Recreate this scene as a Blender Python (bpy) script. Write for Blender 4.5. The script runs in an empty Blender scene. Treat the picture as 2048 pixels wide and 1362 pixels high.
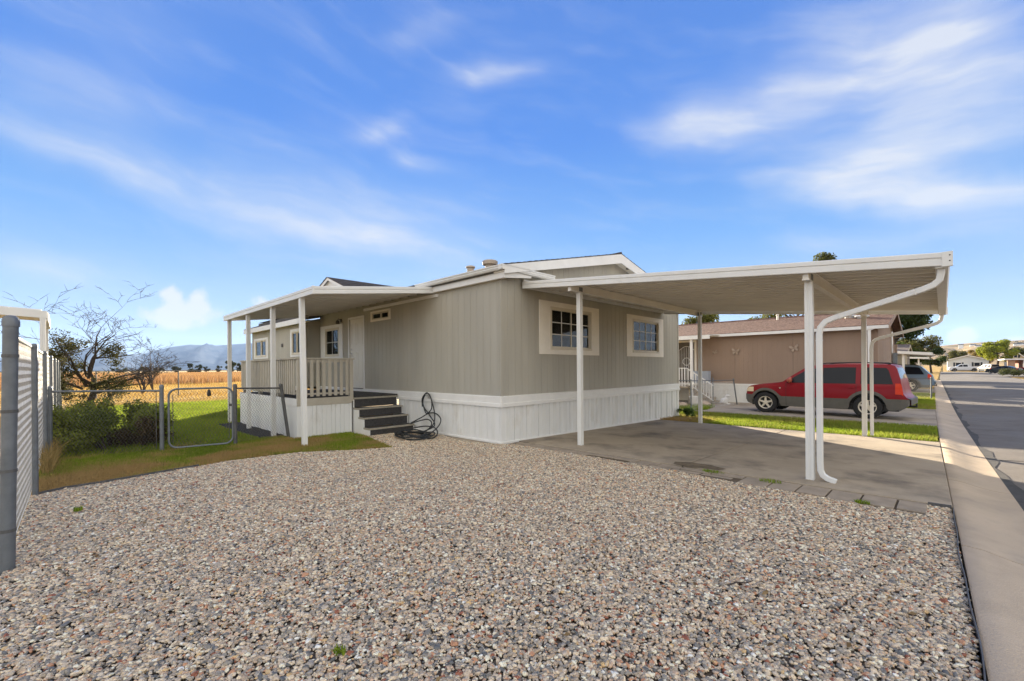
import bpy, bmesh, math, random
import numpy as np
from mathutils import Vector, Matrix
R = math.radians
random.seed(7)
RNG = np.random.default_rng(11)
SC = bpy.context.scene
COL = SC.collection

# ------------------------------------------------------------------ camera
CAMH = 1.5
PHI = math.atan2(861.0, 882.0)
cam_d = bpy.data.cameras.new('camera')
cam_d.sensor_width = 36.0
cam_d.lens = 882.0 / 2048.0 * 36.0
cam_d.shift_y = 54.5 / 2048.0
cam_d.clip_start = 0.05
cam_d.clip_end = 40000
cam = bpy.data.objects.new('camera', cam_d)
COL.objects.link(cam)
cam.matrix_world = Matrix.Translation((0, 0, CAMH)) @ Matrix.Rotation(PHI, 4, 'Z') @ Matrix.Rotation(R(90), 4, 'X') @ Matrix.Rotation(R(-0.45), 4, 'Z')
SC.camera = cam

# ------------------------------------------------------------------ light
SUN_EL = R(13.0)
SUN_AZ = R(144.5)            # direction to the sun, counted from +X towards +Y
sun_dir = Vector((math.cos(SUN_AZ) * math.cos(SUN_EL), math.sin(SUN_AZ) * math.cos(SUN_EL), math.sin(SUN_EL)))
sd = bpy.data.lights.new('sun', 'SUN')
sd.energy = 5.0
sd.angle = R(0.53)
sd.color = (1.0, 0.86, 0.66)
sun = bpy.data.objects.new('sun', sd)
COL.objects.link(sun)
sun.rotation_euler = sun_dir.to_track_quat('Z', 'Y').to_euler()
sun.location = (-40, 30, 30)

world = bpy.data.worlds.new('World')
SC.world = world
world.use_nodes = True
SC.view_settings.view_transform = 'Standard'
SC.view_settings.look = 'None'
SC.view_settings.exposure = 2.42
SC.view_settings.gamma = 1.0
SC.view_settings.use_curve_mapping = False
SC.cycles.use_denoising = True
SC.cycles.max_bounces = 8
SC.cycles.diffuse_bounces = 4
SC.cycles.glossy_bounces = 4
SC.cycles.transparent_max_bounces = 24
SC.cycles.volume_bounces = 0
SC.cycles.caustics_reflective = False
SC.cycles.caustics_refractive = False
SC.cycles.sample_clamp_indirect = 6.0


def build_world():
    nt = world.node_tree
    N, L = nt.nodes, nt.links
    N.clear()
    out = N.new('ShaderNodeOutputWorld')
    bg = N.new('ShaderNodeBackground')
    bg.inputs[1].default_value = 0.05
    L.new(bg.outputs[0], out.inputs[0])
    sky = N.new('ShaderNodeTexSky')
    sky.sky_type = 'NISHITA'
    sky.sun_disc = False
    sky.sun_elevation = SUN_EL
    sky.sun_rotation = R(90) - SUN_AZ      # nishita counts clockwise from +Y
    sky.altitude = 1400
    sky.air_density = 1.0
    sky.dust_density = 0.2
    sky.ozone_density = 2.0

    def M(op, a, b=None, c=None):
        n = N.new('ShaderNodeMath')
        n.operation = op
        for i, v in enumerate((a, b, c)):
            if v is None:
                continue
            if isinstance(v, (int, float)):
                n.inputs[i].default_value = v
            else:
                L.new(v, n.inputs[i])
        return n.outputs[0]
    tc = N.new('ShaderNodeTexCoord')
    sep = N.new('ShaderNodeSeparateXYZ')
    L.new(tc.outputs['Generated'], sep.inputs[0])
    nx = M('MULTIPLY', sep.outputs[0], -1.0)
    az = M('ARCTAN2', nx, sep.outputs[1])
    el = M('ARCSINE', M('MINIMUM', M('MAXIMUM', sep.outputs[2], -1.0), 1.0))
    # soft warp so that no cloud keeps a plain elliptical outline
    nz = N.new('ShaderNodeTexNoise')
    nz.inputs['Scale'].default_value = 3.2
    nz.inputs['Detail'].default_value = 4
    L.new(tc.outputs['Generated'], nz.inputs['Vector'])
    sepn = N.new('ShaderNodeSeparateColor')
    L.new(nz.outputs['Color'], sepn.inputs[0])
    azw = M('ADD', az, M('MULTIPLY', M('SUBTRACT', sepn.outputs[0], 0.5), 0.34))
    elw = M('ADD', el, M('MULTIPLY', M('SUBTRACT', sepn.outputs[1], 0.5), 0.11))
    comb = N.new('ShaderNodeCombineXYZ')
    L.new(M('ADD', M('MULTIPLY', azw, 2.2), M('MULTIPLY', elw, 3.0)), comb.inputs[0])
    L.new(M('SUBTRACT', M('MULTIPLY', elw, 13.0), M('MULTIPLY', azw, 3.0)), comb.inputs[1])
    fib = N.new('ShaderNodeTexNoise')
    fib.inputs['Scale'].default_value = 1.6
    fib.inputs['Detail'].default_value = 7
    fib.inputs['Roughness'].default_value = 0.55
    L.new(comb.outputs[0], fib.inputs['Vector'])
    # (azimuth, elevation, half length, half width, tilt, density), degrees, azimuth counted leftward from +Y
    CL = CLOUDS
    total = None
    for a0, e0, hl, hw, th, amp in CL:
        c, s = math.cos(R(th)), math.sin(R(th))
        da = M('SUBTRACT', azw, R(a0))
        de = M('SUBTRACT', elw, R(e0))
        u = M('MULTIPLY', M('ADD', M('MULTIPLY', da, c), M('MULTIPLY', de, s)), 1 / R(hl))
        v = M('MULTIPLY', M('SUBTRACT', M('MULTIPLY', de, c), M('MULTIPLY', da, s)), 1 / R(hw))
        g = M('MULTIPLY', M('EXPONENT', M('MULTIPLY', M('ADD', M('MULTIPLY', u, u), M('MULTIPLY', v, v)), -1.0)), amp)
        total = g if total is None else M('ADD', total, g)
    veil = M('MULTIPLY', M('MAXIMUM', M('SUBTRACT', fib.outputs[0], 0.47), 0.0), 0.42)
    mask = M('MULTIPLY', M('ADD', total, veil), M('ADD', M('MULTIPLY', M('SUBTRACT', fib.outputs[0], 0.5), 1.9), 0.85))
    mask = M('MINIMUM', M('MAXIMUM', mask, 0.0), 0.9)
    n5 = N.new('ShaderNodeTexNoise')
    n5.inputs['Scale'].default_value = 24.0
    n5.inputs['Detail'].default_value = 6
    L.new(tc.outputs['Generated'], n5.inputs['Vector'])
    ptot = None
    for a0, e0, hl, hw, th, amp in PUFFS:
        u = M('MULTIPLY', M('SUBTRACT', az, R(a0)), 1 / R(hl))
        v = M('MULTIPLY', M('SUBTRACT', el, R(e0)), 1 / R(hw))
        gg = M('MULTIPLY', M('EXPONENT', M('MULTIPLY', M('ADD', M('MULTIPLY', u, u), M('MULTIPLY', v, v)), -1.0)), amp)
        ptot = gg if ptot is None else M('MAXIMUM', ptot, gg)
    pr = N.new('ShaderNodeMapRange')
    pr.interpolation_type = 'SMOOTHSTEP'
    pr.inputs[1].default_value = 0.30
    pr.inputs[2].default_value = 0.75
    pr.inputs[4].default_value = 1.0
    L.new(M('MULTIPLY', ptot, M('ADD', M('MULTIPLY', M('SUBTRACT', n5.outputs[0], 0.5), 2.6), 1.0)), pr.inputs[0])
    mask = M('MAXIMUM', mask, pr.outputs[0])
    # the clear sky: physical sky, its hue set by height above the horizon alone
    ramp = N.new('ShaderNodeValToRGB')
    cr = ramp.color_ramp
    L.new(M('MULTIPLY', M('MAXIMUM', el, 0.0), 1 / 1.5708), ramp.inputs[0])
    stops = SKYRAMP
    while len(cr.elements) < len(stops):
        cr.elements.new(0.5)
    for e, (p, col) in zip(cr.elements, stops):
        e.position = p
        e.color = (*col, 1)
    grad = N.new('ShaderNodeMix')
    grad.data_type = 'RGBA'
    grad.inputs[0].default_value = SKYMIX
    L.new(sky.outputs[0], grad.inputs[6])
    sc = N.new('ShaderNodeMix')
    sc.data_type = 'RGBA'
    sc.blend_type = 'MULTIPLY'
    sc.inputs[0].default_value = 1.0
    L.new(ramp.outputs[0], sc.inputs[6])
    sc.inputs[7].default_value = (SKYGAIN, SKYGAIN, SKYGAIN, 1)
    L.new(sc.outputs[2], grad.inputs[7])
    mix = N.new('ShaderNodeMix')
    mix.data_type = 'RGBA'
    L.new(mask, mix.inputs[0])
    L.new(grad.outputs[2], mix.inputs[6])
    mix.inputs[7].default_value = (CLOUDV * 0.93, CLOUDV * 0.97, CLOUDV * 1.05, 1)
    # unseen bright broken cloud away from the sun, added to fill the shaded yard
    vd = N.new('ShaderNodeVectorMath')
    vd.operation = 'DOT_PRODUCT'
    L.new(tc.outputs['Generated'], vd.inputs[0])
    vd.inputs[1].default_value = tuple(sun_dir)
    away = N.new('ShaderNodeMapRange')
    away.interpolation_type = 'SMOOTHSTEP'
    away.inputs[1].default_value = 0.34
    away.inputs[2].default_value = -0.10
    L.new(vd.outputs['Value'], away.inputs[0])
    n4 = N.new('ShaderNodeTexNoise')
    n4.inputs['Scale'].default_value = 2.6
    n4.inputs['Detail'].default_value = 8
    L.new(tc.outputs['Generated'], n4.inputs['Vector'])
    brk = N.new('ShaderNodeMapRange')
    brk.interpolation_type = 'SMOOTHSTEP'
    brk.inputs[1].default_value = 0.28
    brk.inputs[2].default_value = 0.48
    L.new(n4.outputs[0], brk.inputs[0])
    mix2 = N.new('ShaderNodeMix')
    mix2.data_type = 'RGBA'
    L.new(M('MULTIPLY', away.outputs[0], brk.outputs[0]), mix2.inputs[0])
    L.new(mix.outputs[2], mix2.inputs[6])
    mix2.inputs[7].default_value = (CLOUD_FILL * 1.06, CLOUD_FILL, CLOUD_FILL * 0.90, 1)
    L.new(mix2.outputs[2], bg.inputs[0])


SKYMIX = 0.90
SKYGAIN = 3.15
CLOUDV = 3.1
CLOUD_FILL = 6.0
SKYRAMP = [(0.0, (0.54, 0.72, 1.0)), (0.07, (0.40, 0.62, 1.0)), (0.17, (0.145, 0.43, 0.98)), (0.30, (0.055, 0.275, 0.94)),
           (0.45, (0.08, 0.26, 0.86)), (1.0, (0.08, 0.25, 0.82))]


def pxd(x, y):
    t = math.atan((x - 1024) / 882.0)
    return math.degrees(PHI - t), math.degrees(math.atan((735.5 - y) / 882.0 * math.cos(t)))


def cl(x0, y0, x1, y1, w, amp):
    a0, e0 = pxd(x0, y0)
    a1, e1 = pxd(x1, y1)
    return ((a0 + a1) / 2, (e0 + e1) / 2, max(0.5, math.hypot(a1 - a0, e1 - e0) / 2), w, math.degrees(math.atan2(e1 - e0, a1 - a0)), amp)


CLOUDS = [cl(-40, 200, 430, 385, 1.2, .46), cl(330, 330, 980, 500, 4.0, .42), cl(380, 370, 980, 540, 1.6, .34), cl(0, 125, 280, 195, 2.0, .36),
          cl(920, 140, 1070, 148, 1.1, .62), cl(660, 260, 830, 248, 1.5, .5), cl(790, 315, 900, 338, 1.0, .42), cl(780, 70, 930, 55, 1.0, .22),
          cl(1300, 250, 1560, 235, 1.9, .62), cl(1450, 230, 1800, 130, 3.0, .6), cl(1780, 40, 1960, 170, 4.4, .85), cl(1640, 345, 2080, 240, 3.0, .95),
          cl(1600, 365, 2080, 390, 1.3, .8), cl(1850, 400, 2080, 450, 2.0, .45), cl(1560, 90, 1800, 60, 3.0, .35), cl(-60, 505, 240, 535, 1.3, .42), cl(1560, 490, 1860, 480, 1.0, .25), 
          cl(100, 30, 420, 80, 4.0, .16)]
PUFFS = [cl(275, 618, 445, 622, 1.9, 1.0), cl(310, 594, 375, 590, 2.0, 1.0), cl(370, 610, 430, 606, 2.0, .95), cl(500, 604, 545, 600, 1.2, .9), cl(1890, 682, 1965, 676, .9, 1.0), cl(1835, 690, 1870, 686, .6, .9), cl(1985, 694, 2090, 688, .7, .8)]
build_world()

# ------------------------------------------------------------------ helpers
OFF = {}
MATS = {}


def node_mat(name):
    m = bpy.data.materials.new(name)
    m.use_nodes = True
    nt = m.node_tree
    return m, nt.nodes, nt.links, nt.nodes['Principled BSDF']


def mat(name, col, rough=0.6, var=0.12, scale=6.0, bump=0.0, bscale=60.0, metal=0.0, spec=0.4, stain=None, stretch=None, hue2=None):
    """base colour broken up by two octaves of noise, optional second tint, stains and fine relief"""
    if name in MATS:
        return MATS[name]
    m, N, L, b = node_mat(name)
    b.inputs['Roughness'].default_value = rough
    b.inputs['Metallic'].default_value = metal
    b.inputs['Specular IOR Level'].default_value = spec
    tc = N.new('ShaderNodeTexCoord')
    vec = tc.outputs['Object']
    if stretch:
        mp = N.new('ShaderNodeMapping')
        mp.inputs['Scale'].default_value = stretch
        L.new(vec, mp.inputs[0])
        vec = mp.outputs[0]
    nz = N.new('ShaderNodeTexNoise')
    nz.inputs['Scale'].default_value = scale
    nz.inputs['Detail'].default_value = 6
    nz.inputs['Roughness'].default_value = 0.6
    L.new(vec, nz.inputs['Vector'])
    rp = N.new('ShaderNodeValToRGB')
    c2 = hue2 if hue2 else tuple(min(1, c * (1 + var)) for c in col)
    c1 = tuple(c * (1 - var) for c in col)
    rp.color_ramp.elements[0].position = 0.3
    rp.color_ramp.elements[1].position = 0.7
    rp.color_ramp.elements[0].color = (*c1, 1)
    rp.color_ramp.elements[1].color = (*c2, 1)
    L.new(nz.outputs[0], rp.inputs[0])
    colout = rp.outputs[0]
    if stain:
        scol, ssc, lo, hi = stain
        n2 = N.new('ShaderNodeTexNoise')
        n2.inputs['Scale'].default_value = ssc
        n2.inputs['Detail'].default_value = 8
        n2.inputs['Roughness'].default_value = 0.65
        L.new(vec, n2.inputs['Vector'])
        mr = N.new('ShaderNodeMapRange')
        mr.inputs[1].default_value = lo
        mr.inputs[2].default_value = hi
        L.new(n2.outputs[0], mr.inputs[0])
        mx = N.new('ShaderNodeMix')
        mx.data_type = 'RGBA'
        L.new(mr.outputs[0], mx.inputs[0])
        L.new(colout, mx.inputs[6])
        mx.inputs[7].default_value = (*scol, 1)
        colout = mx.outputs[2]
    L.new(colout, b.inputs['Base Color'])
    if bump:
        n3 = N.new('ShaderNodeTexNoise')
        n3.inputs['Scale'].default_value = bscale
        n3.inputs['Detail'].default_value = 5
        L.new(vec, n3.inputs['Vector'])
        bp = N.new('ShaderNodeBump')
        bp.inputs['Strength'].default_value = bump
        bp.inputs['Distance'].default_value = 0.01
        L.new(n3.outputs[0], bp.inputs['Height'])
        L.new(bp.outputs[0], b.inputs['Normal'])
    MATS[name] = m
    return m


def glass_mat(name, tint=(0.5, 0.52, 0.52), f0=1.5):
    if name in MATS:
        return MATS[name]
    m, N, L, b = node_mat(name)
    N.remove(b)
    out = [n for n in N if n.type == 'OUTPUT_MATERIAL'][0]
    tr = N.new('ShaderNodeBsdfTransparent')
    tr.inputs[0].default_value = (*tint, 1)
    gl = N.new('ShaderNodeBsdfGlossy')
    gl.inputs['Roughness'].default_value = 0.015
    gl.inputs['Color'].default_value = (0.92, 0.95, 0.96, 1)
    fr = N.new('ShaderNodeFresnel')
    fr.inputs[0].default_value = f0
    nz = N.new('ShaderNodeTexNoise')
    nz.inputs['Scale'].default_value = 1.2
    bp = N.new('ShaderNodeBump')
    bp.inputs['Strength'].default_value = 0.04
    bp.inputs['Distance'].default_value = 0.05
    L.new(nz.outputs[0], bp.inputs['Height'])
    L.new(bp.outputs[0], gl.inputs['Normal'])
    mx = N.new('ShaderNodeMixShader')
    L.new(fr.outputs[0], mx.inputs[0])
    L.new(tr.outputs[0], mx.inputs[1])
    L.new(gl.outputs[0], mx.inputs[2])
    L.new(mx.outputs[0], out.inputs[0])
    MATS[name] = m
    return m


def attr_mat(name, rough=0.8, trans=0.35, spec=0.2):
    """foliage: colour from the mesh's own 'Col' attribute, some light let through"""
    if name in MATS:
        return MATS[name]
    m, N, L, b = node_mat(name)
    at = N.new('ShaderNodeAttribute')
    at.attribute_name = 'Col'
    L.new(at.outputs['Color'], b.inputs['Base Color'])
    b.inputs['Roughness'].default_value = rough
    b.inputs['Specular IOR Level'].default_value = spec
    if trans:
        out = [n for n in N if n.type == 'OUTPUT_MATERIAL'][0]
        tl = N.new('ShaderNodeBsdfTranslucent')
        L.new(at.outputs['Color'], tl.inputs[0])
        mx = N.new('ShaderNodeMixShader')
        mx.inputs[0].default_value = trans
        L.new(b.outputs[0], mx.inputs[1])
        L.new(tl.outputs[0], mx.inputs[2])
        L.new(mx.outputs[0], out.inputs[0])
    MATS[name] = m
    return m


def finish(o, parent=None, label=None, cat=None, group=None, kind=None):
    COL.objects.link(o)
    if parent is not None:
        o.parent = parent
    if label:
        o['label'] = label
    if cat:
        o['category'] = cat
    if group:
        o['group'] = group
    if kind:
        o['kind'] = kind
    return o


def thing(name, label, cat, loc=(0, 0, 0), group=None):
    o = bpy.data.objects.new(name, None)
    o.empty_display_size = 0.2
    o.location = loc
    finish(o, None, label, cat, group)
    OFF[o.name] = Vector(loc)
    return o


class MB:
    def __init__(s):
        s.v = []
        s.f = []
        s.m = []

    def add(s, vs, fs):
        n = len(s.v)
        s.v.extend(tuple(map(float, v)) for v in vs)
        s.f.extend(tuple(n + i for i in f) for f in fs)
        return s

    def hexa(s, p):
        return s.add(p, [(0, 3, 2, 1), (4, 5, 6, 7), (0, 1, 5, 4), (1, 2, 6, 5), (2, 3, 7, 6), (3, 0, 4, 7)])

    def box(s, x0, x1, y0, y1, z0, z1):
        return s.hexa([(x0, y0, z0), (x1, y0, z0), (x1, y1, z0), (x0, y1, z0), (x0, y0, z1), (x1, y0, z1), (x1, y1, z1), (x0, y1, z1)])

    def slab(s, quad, ext):
        q = [Vector(p) for p in quad]
        e = Vector(ext)
        return s.hexa([*q, *[p + e for p in q]])

    def prism(s, prof, p0, p1, ux, uz):
        """profile (a,b) in axes ux, uz swept straight from p0 to p1"""
        p0, p1, ux, uz = map(Vector, (p0, p1, ux, uz))
        n = len(prof)
        vs = [p0 + ux * a + uz * b for a, b in prof] + [p1 + ux * a + uz * b for a, b in prof]
        fs = [(i, (i + 1) % n, n + (i + 1) % n, n + i) for i in range(n)] + [tuple(range(n - 1, -1, -1)), tuple(range(n, 2 * n))]
        return s.add(vs, fs)

    def tube(s, pts, r, n=6, cap=True, square=False):
        pts = [Vector(p) for p in pts]
        rs = r if isinstance(r, (list, tuple)) else [r] * len(pts)
        base = len(s.v)
        k = len(pts)
        up = None
        for i, p in enumerate(pts):
            t = (pts[min(i + 1, k - 1)] - pts[max(i - 1, 0)])
            if t.length < 1e-9:
                t = Vector((0, 0, 1))
            t.normalize()
            if up is None:
                a = Vector((0, 0, 1)) if abs(t.z) < 0.9 else Vector((1, 0, 0))
                if square:
                    a = Vector((0, 1, 0))
                up = (a - t * a.dot(t)).normalized()
            else:
                up = (up - t * up.dot(t)).normalized()
            sd_ = t.cross(up)
            for j in range(n):
                an = 2 * math.pi * (j + (0.5 if square else 0)) / n
                s.v.append(tuple(p + up * (math.cos(an) * rs[i]) + sd_ * (math.sin(an) * rs[i])))
        for i in range(k - 1):
            for j in range(n):
                a, b = base + i * n + j, base + i * n + (j + 1) % n
                s.f.append((a, b, b + n, a + n))
        if cap:
            s.f.append(tuple(base + j for j in range(n - 1, -1, -1)))
            s.f.append(tuple(base + (k - 1) * n + j for j in range(n)))
        return s

    def lathe(s, prof, c, axis='z', n=16, cap=True):
        base = len(s.v)
        for r, h in prof:
            for j in range(n):
                a = 2 * math.pi * j / n
                x, y = r * math.cos(a), r * math.sin(a)
                p = {'z': (x, y, h), 'x': (h, x, y), 'y': (x, h, y)}[axis]
                s.v.append((c[0] + p[0], c[1] + p[1], c[2] + p[2]))
        for i in range(len(prof) - 1):
            for j in range(n):
                a, b = base + i * n + j, base + i * n + (j + 1) % n
                s.f.append((a, b, b + n, a + n))
        if cap:
            s.f.append(tuple(base + j for j in range(n - 1, -1, -1)))
            s.f.append(tuple(base + (len(prof) - 1) * n + j for j in range(n)))
        return s

    def grid(s, rows):
        base = len(s.v)
        nc = len(rows[0])
        for r in rows:
            s.v.extend(tuple(map(float, p)) for p in r)
        for i in range(len(rows) - 1):
            for j in range(nc - 1):
                a = base + i * nc + j
                s.f.append((a, a + 1, a + nc + 1, a + nc))
        return s

    def build(s, name, material, parent=None, smooth=False, bevel=0.0, label=None, cat=None, group=None, kind=None, recalc=True, local=False, angle=40):
        off = Vector((0, 0, 0))
        if parent is not None and not local:
            p = parent
            while p is not None:
                off += OFF.get(p.name, Vector((0, 0, 0)))
                p = p.parent
        me = bpy.data.meshes.new(name)
        me.from_pydata([(v[0] - off.x, v[1] - off.y, v[2] - off.z) for v in s.v], [], s.f)
        if recalc and len(s.f) < 60000:
            bm = bmesh.new()
            bm.from_mesh(me)
            bmesh.ops.recalc_face_normals(bm, faces=bm.faces)
            bm.to_mesh(me)
            bm.free()
        if smooth:
            me.polygons.foreach_set('use_smooth', [True] * len(me.polygons))
            try:
                me.set_sharp_from_angle(angle=R(angle))
            except Exception:
                pass
        me.materials.append(material)
        o = bpy.data.objects.new(name, me)
        if bevel:
            bv = o.modifiers.new('bevel', 'BEVEL')
            bv.width = bevel
            bv.segments = 2
            bv.limit_method = 'ANGLE'
            bv.angle_limit = R(50)
        return finish(o, parent, label, cat, group, kind)


def np_mesh(name, V, F, material, col=None, parent=None, smooth=False, **kw):
    """big meshes straight from numpy arrays; F is (n,3) or (n,4)"""
    V = np.asarray(V, np.float32)
    F = np.asarray(F, np.int32)
    me = bpy.data.meshes.new(name)
    k = F.shape[1]
    me.vertices.add(len(V))
    me.vertices.foreach_set('co', V.ravel())
    me.loops.add(F.size)
    me.loops.foreach_set('vertex_index', F.ravel())
    me.polygons.add(len(F))
    me.polygons.foreach_set('loop_start', np.arange(0, F.size, k, dtype=np.int32))
    if col is not None:
        at = me.color_attributes.new('Col', 'FLOAT_COLOR', 'POINT')
        c4 = np.ones((len(V), 4), np.float32)
        c4[:, :3] = col
        at.data.foreach_set('color', c4.ravel())
    me.update()
    me.validate()
    if smooth:
        me.polygons.foreach_set('use_smooth', [True] * len(me.polygons))
    me.materials.append(material)
    o = bpy.data.objects.new(name, me)
    return finish(o, parent, **kw)


def copy_tree(o, parent=None):
    c = o.copy()
    COL.objects.link(c)
    c.parent = parent
    for ch in list(o.children):
        copy_tree(ch, c)
    return c


def g(y):
    return float(np.interp(y, [6.0, 18.0, 23.0], [0.0, -0.235, -0.29]))


def xs(y):
    return float(np.interp(y, [-6, 3.2, 6.75, 12.8, 27, 62, 160], [.33, .143, .069, -.046, -.247, -.625, -1.7]))


def inpoly(P, poly):
    x, y = P[:, 0], P[:, 1]
    ins = np.zeros(len(P), bool)
    j = len(poly) - 1
    for i in range(len(poly)):
        xi, yi = poly[i]
        xj, yj = poly[j]
        c = ((yi > y) != (yj > y)) & (x < (xj - xi) * (y - yi) / (yj - yi + 1e-12) + xi)
        ins ^= c
        j = i
    return ins


def sheet(name, poly, dz, material, step=0.5, jitter=0.0, label=None, zf=None, **kw):
    """flat-lying sheet filling a polygon, following the ground"""
    bm = bmesh.new()
    pts = []
    for i in range(len(poly)):
        a, b = Vector(poly[i]), Vector(poly[(i + 1) % len(poly)])
        n = max(1, int((b - a).length / step))
        for k in range(n):
            p = a.lerp(b, k / n)
            if jitter and k:
                p += Vector((random.uniform(-jitter, jitter), random.uniform(-jitter, jitter)))
            pts.append(p)
    vs = [bm.verts.new((p.x, p.y, 0)) for p in pts]
    f = bm.faces.new(vs)
    bmesh.ops.triangulate(bm, faces=[f])
    for v in bm.verts:
        v.co.z = (zf(v.co.x, v.co.y) if zf else g(v.co.y)) + dz
    bmesh.ops.recalc_face_normals(bm, faces=bm.faces)
    for fc in bm.faces:
        if fc.normal.z < 0:
            fc.normal_flip()
    me = bpy.data.meshes.new(name)
    bm.to_mesh(me)
    bm.free()
    me.materials.append(material)
    o = bpy.data.objects.new(name, me)
    return finish(o, None, label, **kw)


# ------------------------------------------------------------------ materials
M_siding = mat('siding_beige', (0.40, 0.382, 0.328), 0.75, 0.12, 1.1, 0.5, 40, stretch=(1, 1, 0.18), stain=((0.33, 0.305, 0.25), 0.7, 0.5, 0.9))
M_brown = mat('siding_brown', (0.28, 0.20, 0.15), 0.75, 0.07, 1.3, 0.4, 40, stretch=(1, 1, 0.2))
M_tan = mat('siding_tan', (0.36, 0.31, 0.22), 0.8, 0.07, 1.2, 0.3, 30)
M_white = mat('white_paint', (0.74, 0.735, 0.71), 0.5, 0.05, 3.0, 0.05, 30, stain=((0.60, 0.58, 0.53), 2.2, 0.62, 0.95))
M_skirt = mat('white_vinyl', (0.72, 0.725, 0.71), 0.42, 0.05, 2.0, 0.0, stretch=(1, 1, 0.5), stain=((0.46, 0.42, 0.34), 1.9, 0.55, 0.95))
M_cream = mat('cream_trim', (0.80, 0.755, 0.66), 0.55, 0.05, 3.0, 0.05, 30)
M_alu = mat('white_aluminium', (0.70, 0.70, 0.675), 0.38, 0.05, 2.5, 0.04, 20, spec=0.5, stain=((0.55, 0.52, 0.45), 3.0, 0.6, 0.95))
M_pan = mat('roof_pan', (0.72, 0.69, 0.63), 0.40, 0.07, 1.6, 0.05, 15, spec=0.5)
M_rail = mat('rail_beige', (0.42, 0.385, 0.315), 0.65, 0.07, 5.0, 0.1, 50)
M_shing = mat('shingle_dark', (0.055, 0.05, 0.047), 0.92, 0.5, 22.0, 0.9, 55, hue2=(0.11, 0.095, 0.085))
M_shingr = mat('shingle_red', (0.15, 0.078, 0.056), 0.92, 0.35, 9.0, 0.8, 50, hue2=(0.31, 0.19, 0.14))
M_carpet = mat('step_carpet', (0.055, 0.053, 0.052), 0.95, 0.3, 30.0, 0.6, 160)
M_nose = mat('step_nosing', (0.33, 0.30, 0.24), 0.6, 0.15, 20)
M_door = mat('door_white', (0.70, 0.68, 0.62), 0.45, 0.03, 2.0)
M_glass = glass_mat('window_glass', (0.55, 0.57, 0.57), 1.42)
M_dark = mat('dark_room', (0.10, 0.095, 0.085), 0.9, 0.2, 2.0)
M_vinyl = mat('window_vinyl', (0.62, 0.57, 0.46), 0.45, 0.04, 4)
M_galv = mat('galvanised_steel', (0.15, 0.165, 0.18), 0.5, 0.18, 9.0, 0.1, 40, metal=0.3, spec=0.4)
M_galvd = mat('weathered_steel', (0.11, 0.11, 0.11), 0.6, 0.25, 12.0, 0.15, 50, metal=0.35)
M_wire = mat('fence_wire', (0.66, 0.64, 0.60), 0.5, 0.15, 15.0)
M_conc = mat('concrete', (0.36, 0.30, 0.225), 0.85, 0.13, 1.6, 0.5, 90, stain=((0.16, 0.135, 0.108), 0.9, 0.49, 0.68))
M_concg = mat('gutter_concrete', (0.46, 0.37, 0.27), 0.85, 0.14, 2.2, 0.5, 80, stain=((0.22, 0.19, 0.155), 1.1, 0.52, 0.8))
M_paver = mat('paver', (0.32, 0.265, 0.205), 0.9, 0.16, 5.0, 0.7, 80, stain=((0.2, 0.175, 0.14), 2.0, 0.5, 0.8))
M_asph = mat('asphalt', (0.14, 0.125, 0.11), 0.88, 0.18, 2.2, 0.9, 140, stain=((0.17, 0.165, 0.16), 0.35, 0.48, 0.75))
M_soil = mat('soil', (0.10, 0.075, 0.05), 0.95, 0.3, 8, 0.8, 40)
M_rubber = mat('rubber', (0.016, 0.016, 0.017), 0.75, 0.2, 20)
M_black = mat('black_plastic', (0.02, 0.02, 0.021), 0.5, 0.15, 12)
M_hose = mat('hose_rubber', (0.022, 0.026, 0.03), 0.42, 0.2, 20)
M_bark = mat('bark', (0.055, 0.042, 0.034), 0.9, 0.3, 8, 0.8, 30)
M_steel = mat('chrome', (0.62, 0.61, 0.58), 0.3, 0.06, 10, metal=0.85)
M_leaf = attr_mat('leaf')
M_straw = attr_mat('straw', 0.9, 0.25)
M_mulch = mat('mulch', (0.02, 0.018, 0.016), 0.95, 0.5, 25, 1.0, 60)


def ground_mat():
    m, N, L, b = node_mat('dry_field')
    b.inputs['Roughness'].default_value = 0.95
    b.inputs['Specular IOR Level'].default_value = 0.1
    tc = N.new('ShaderNodeTexCoord')
    n1 = N.new('ShaderNodeTexNoise')
    n1.inputs['Scale'].default_value = 0.22
    n1.inputs['Detail'].default_value = 10
    n1.inputs['Roughness'].default_value = 0.7
    L.new(tc.outputs['Object'], n1.inputs['Vector'])
    rp = N.new('ShaderNodeValToRGB')
    cr = rp.color_ramp
    cr.elements[0].position = 0.34
    cr.elements[0].color = (0.15, 0.095, 0.045, 1)
    cr.elements[1].position = 0.66
    cr.elements[1].color = (0.47, 0.33, 0.125, 1)
    e = cr.elements.new(0.5)
    e.color = (0.36, 0.245, 0.09, 1)
    L.new(n1.outputs[0], rp.inputs[0])
    L.new(rp.outputs[0], b.inputs['Base Color'])
    n2 = N.new('ShaderNodeTexNoise')
    n2.inputs['Scale'].default_value = 14
    n2.inputs['Detail'].default_value = 8
    L.new(tc.outputs['Object'], n2.inputs['Vector'])
    bp = N.new('ShaderNodeBump')
    bp.inputs['Strength'].default_value = 0.9
    bp.inputs['Distance'].default_value = 0.06
    L.new(n2.outputs[0], bp.inputs['Height'])
    L.new(bp.outputs[0], b.inputs['Normal'])
    return m


M_ground = ground_mat()
M_lawn = mat('lawn_soil', (0.075, 0.085, 0.025), 0.95, 0.35, 3.0, 0.8, 60, hue2=(0.19, 0.145, 0.06))
M_gbase = mat('gravel_bed_soil', (0.13, 0.105, 0.085), 0.95, 0.35, 40, 1.0, 70)

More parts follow.
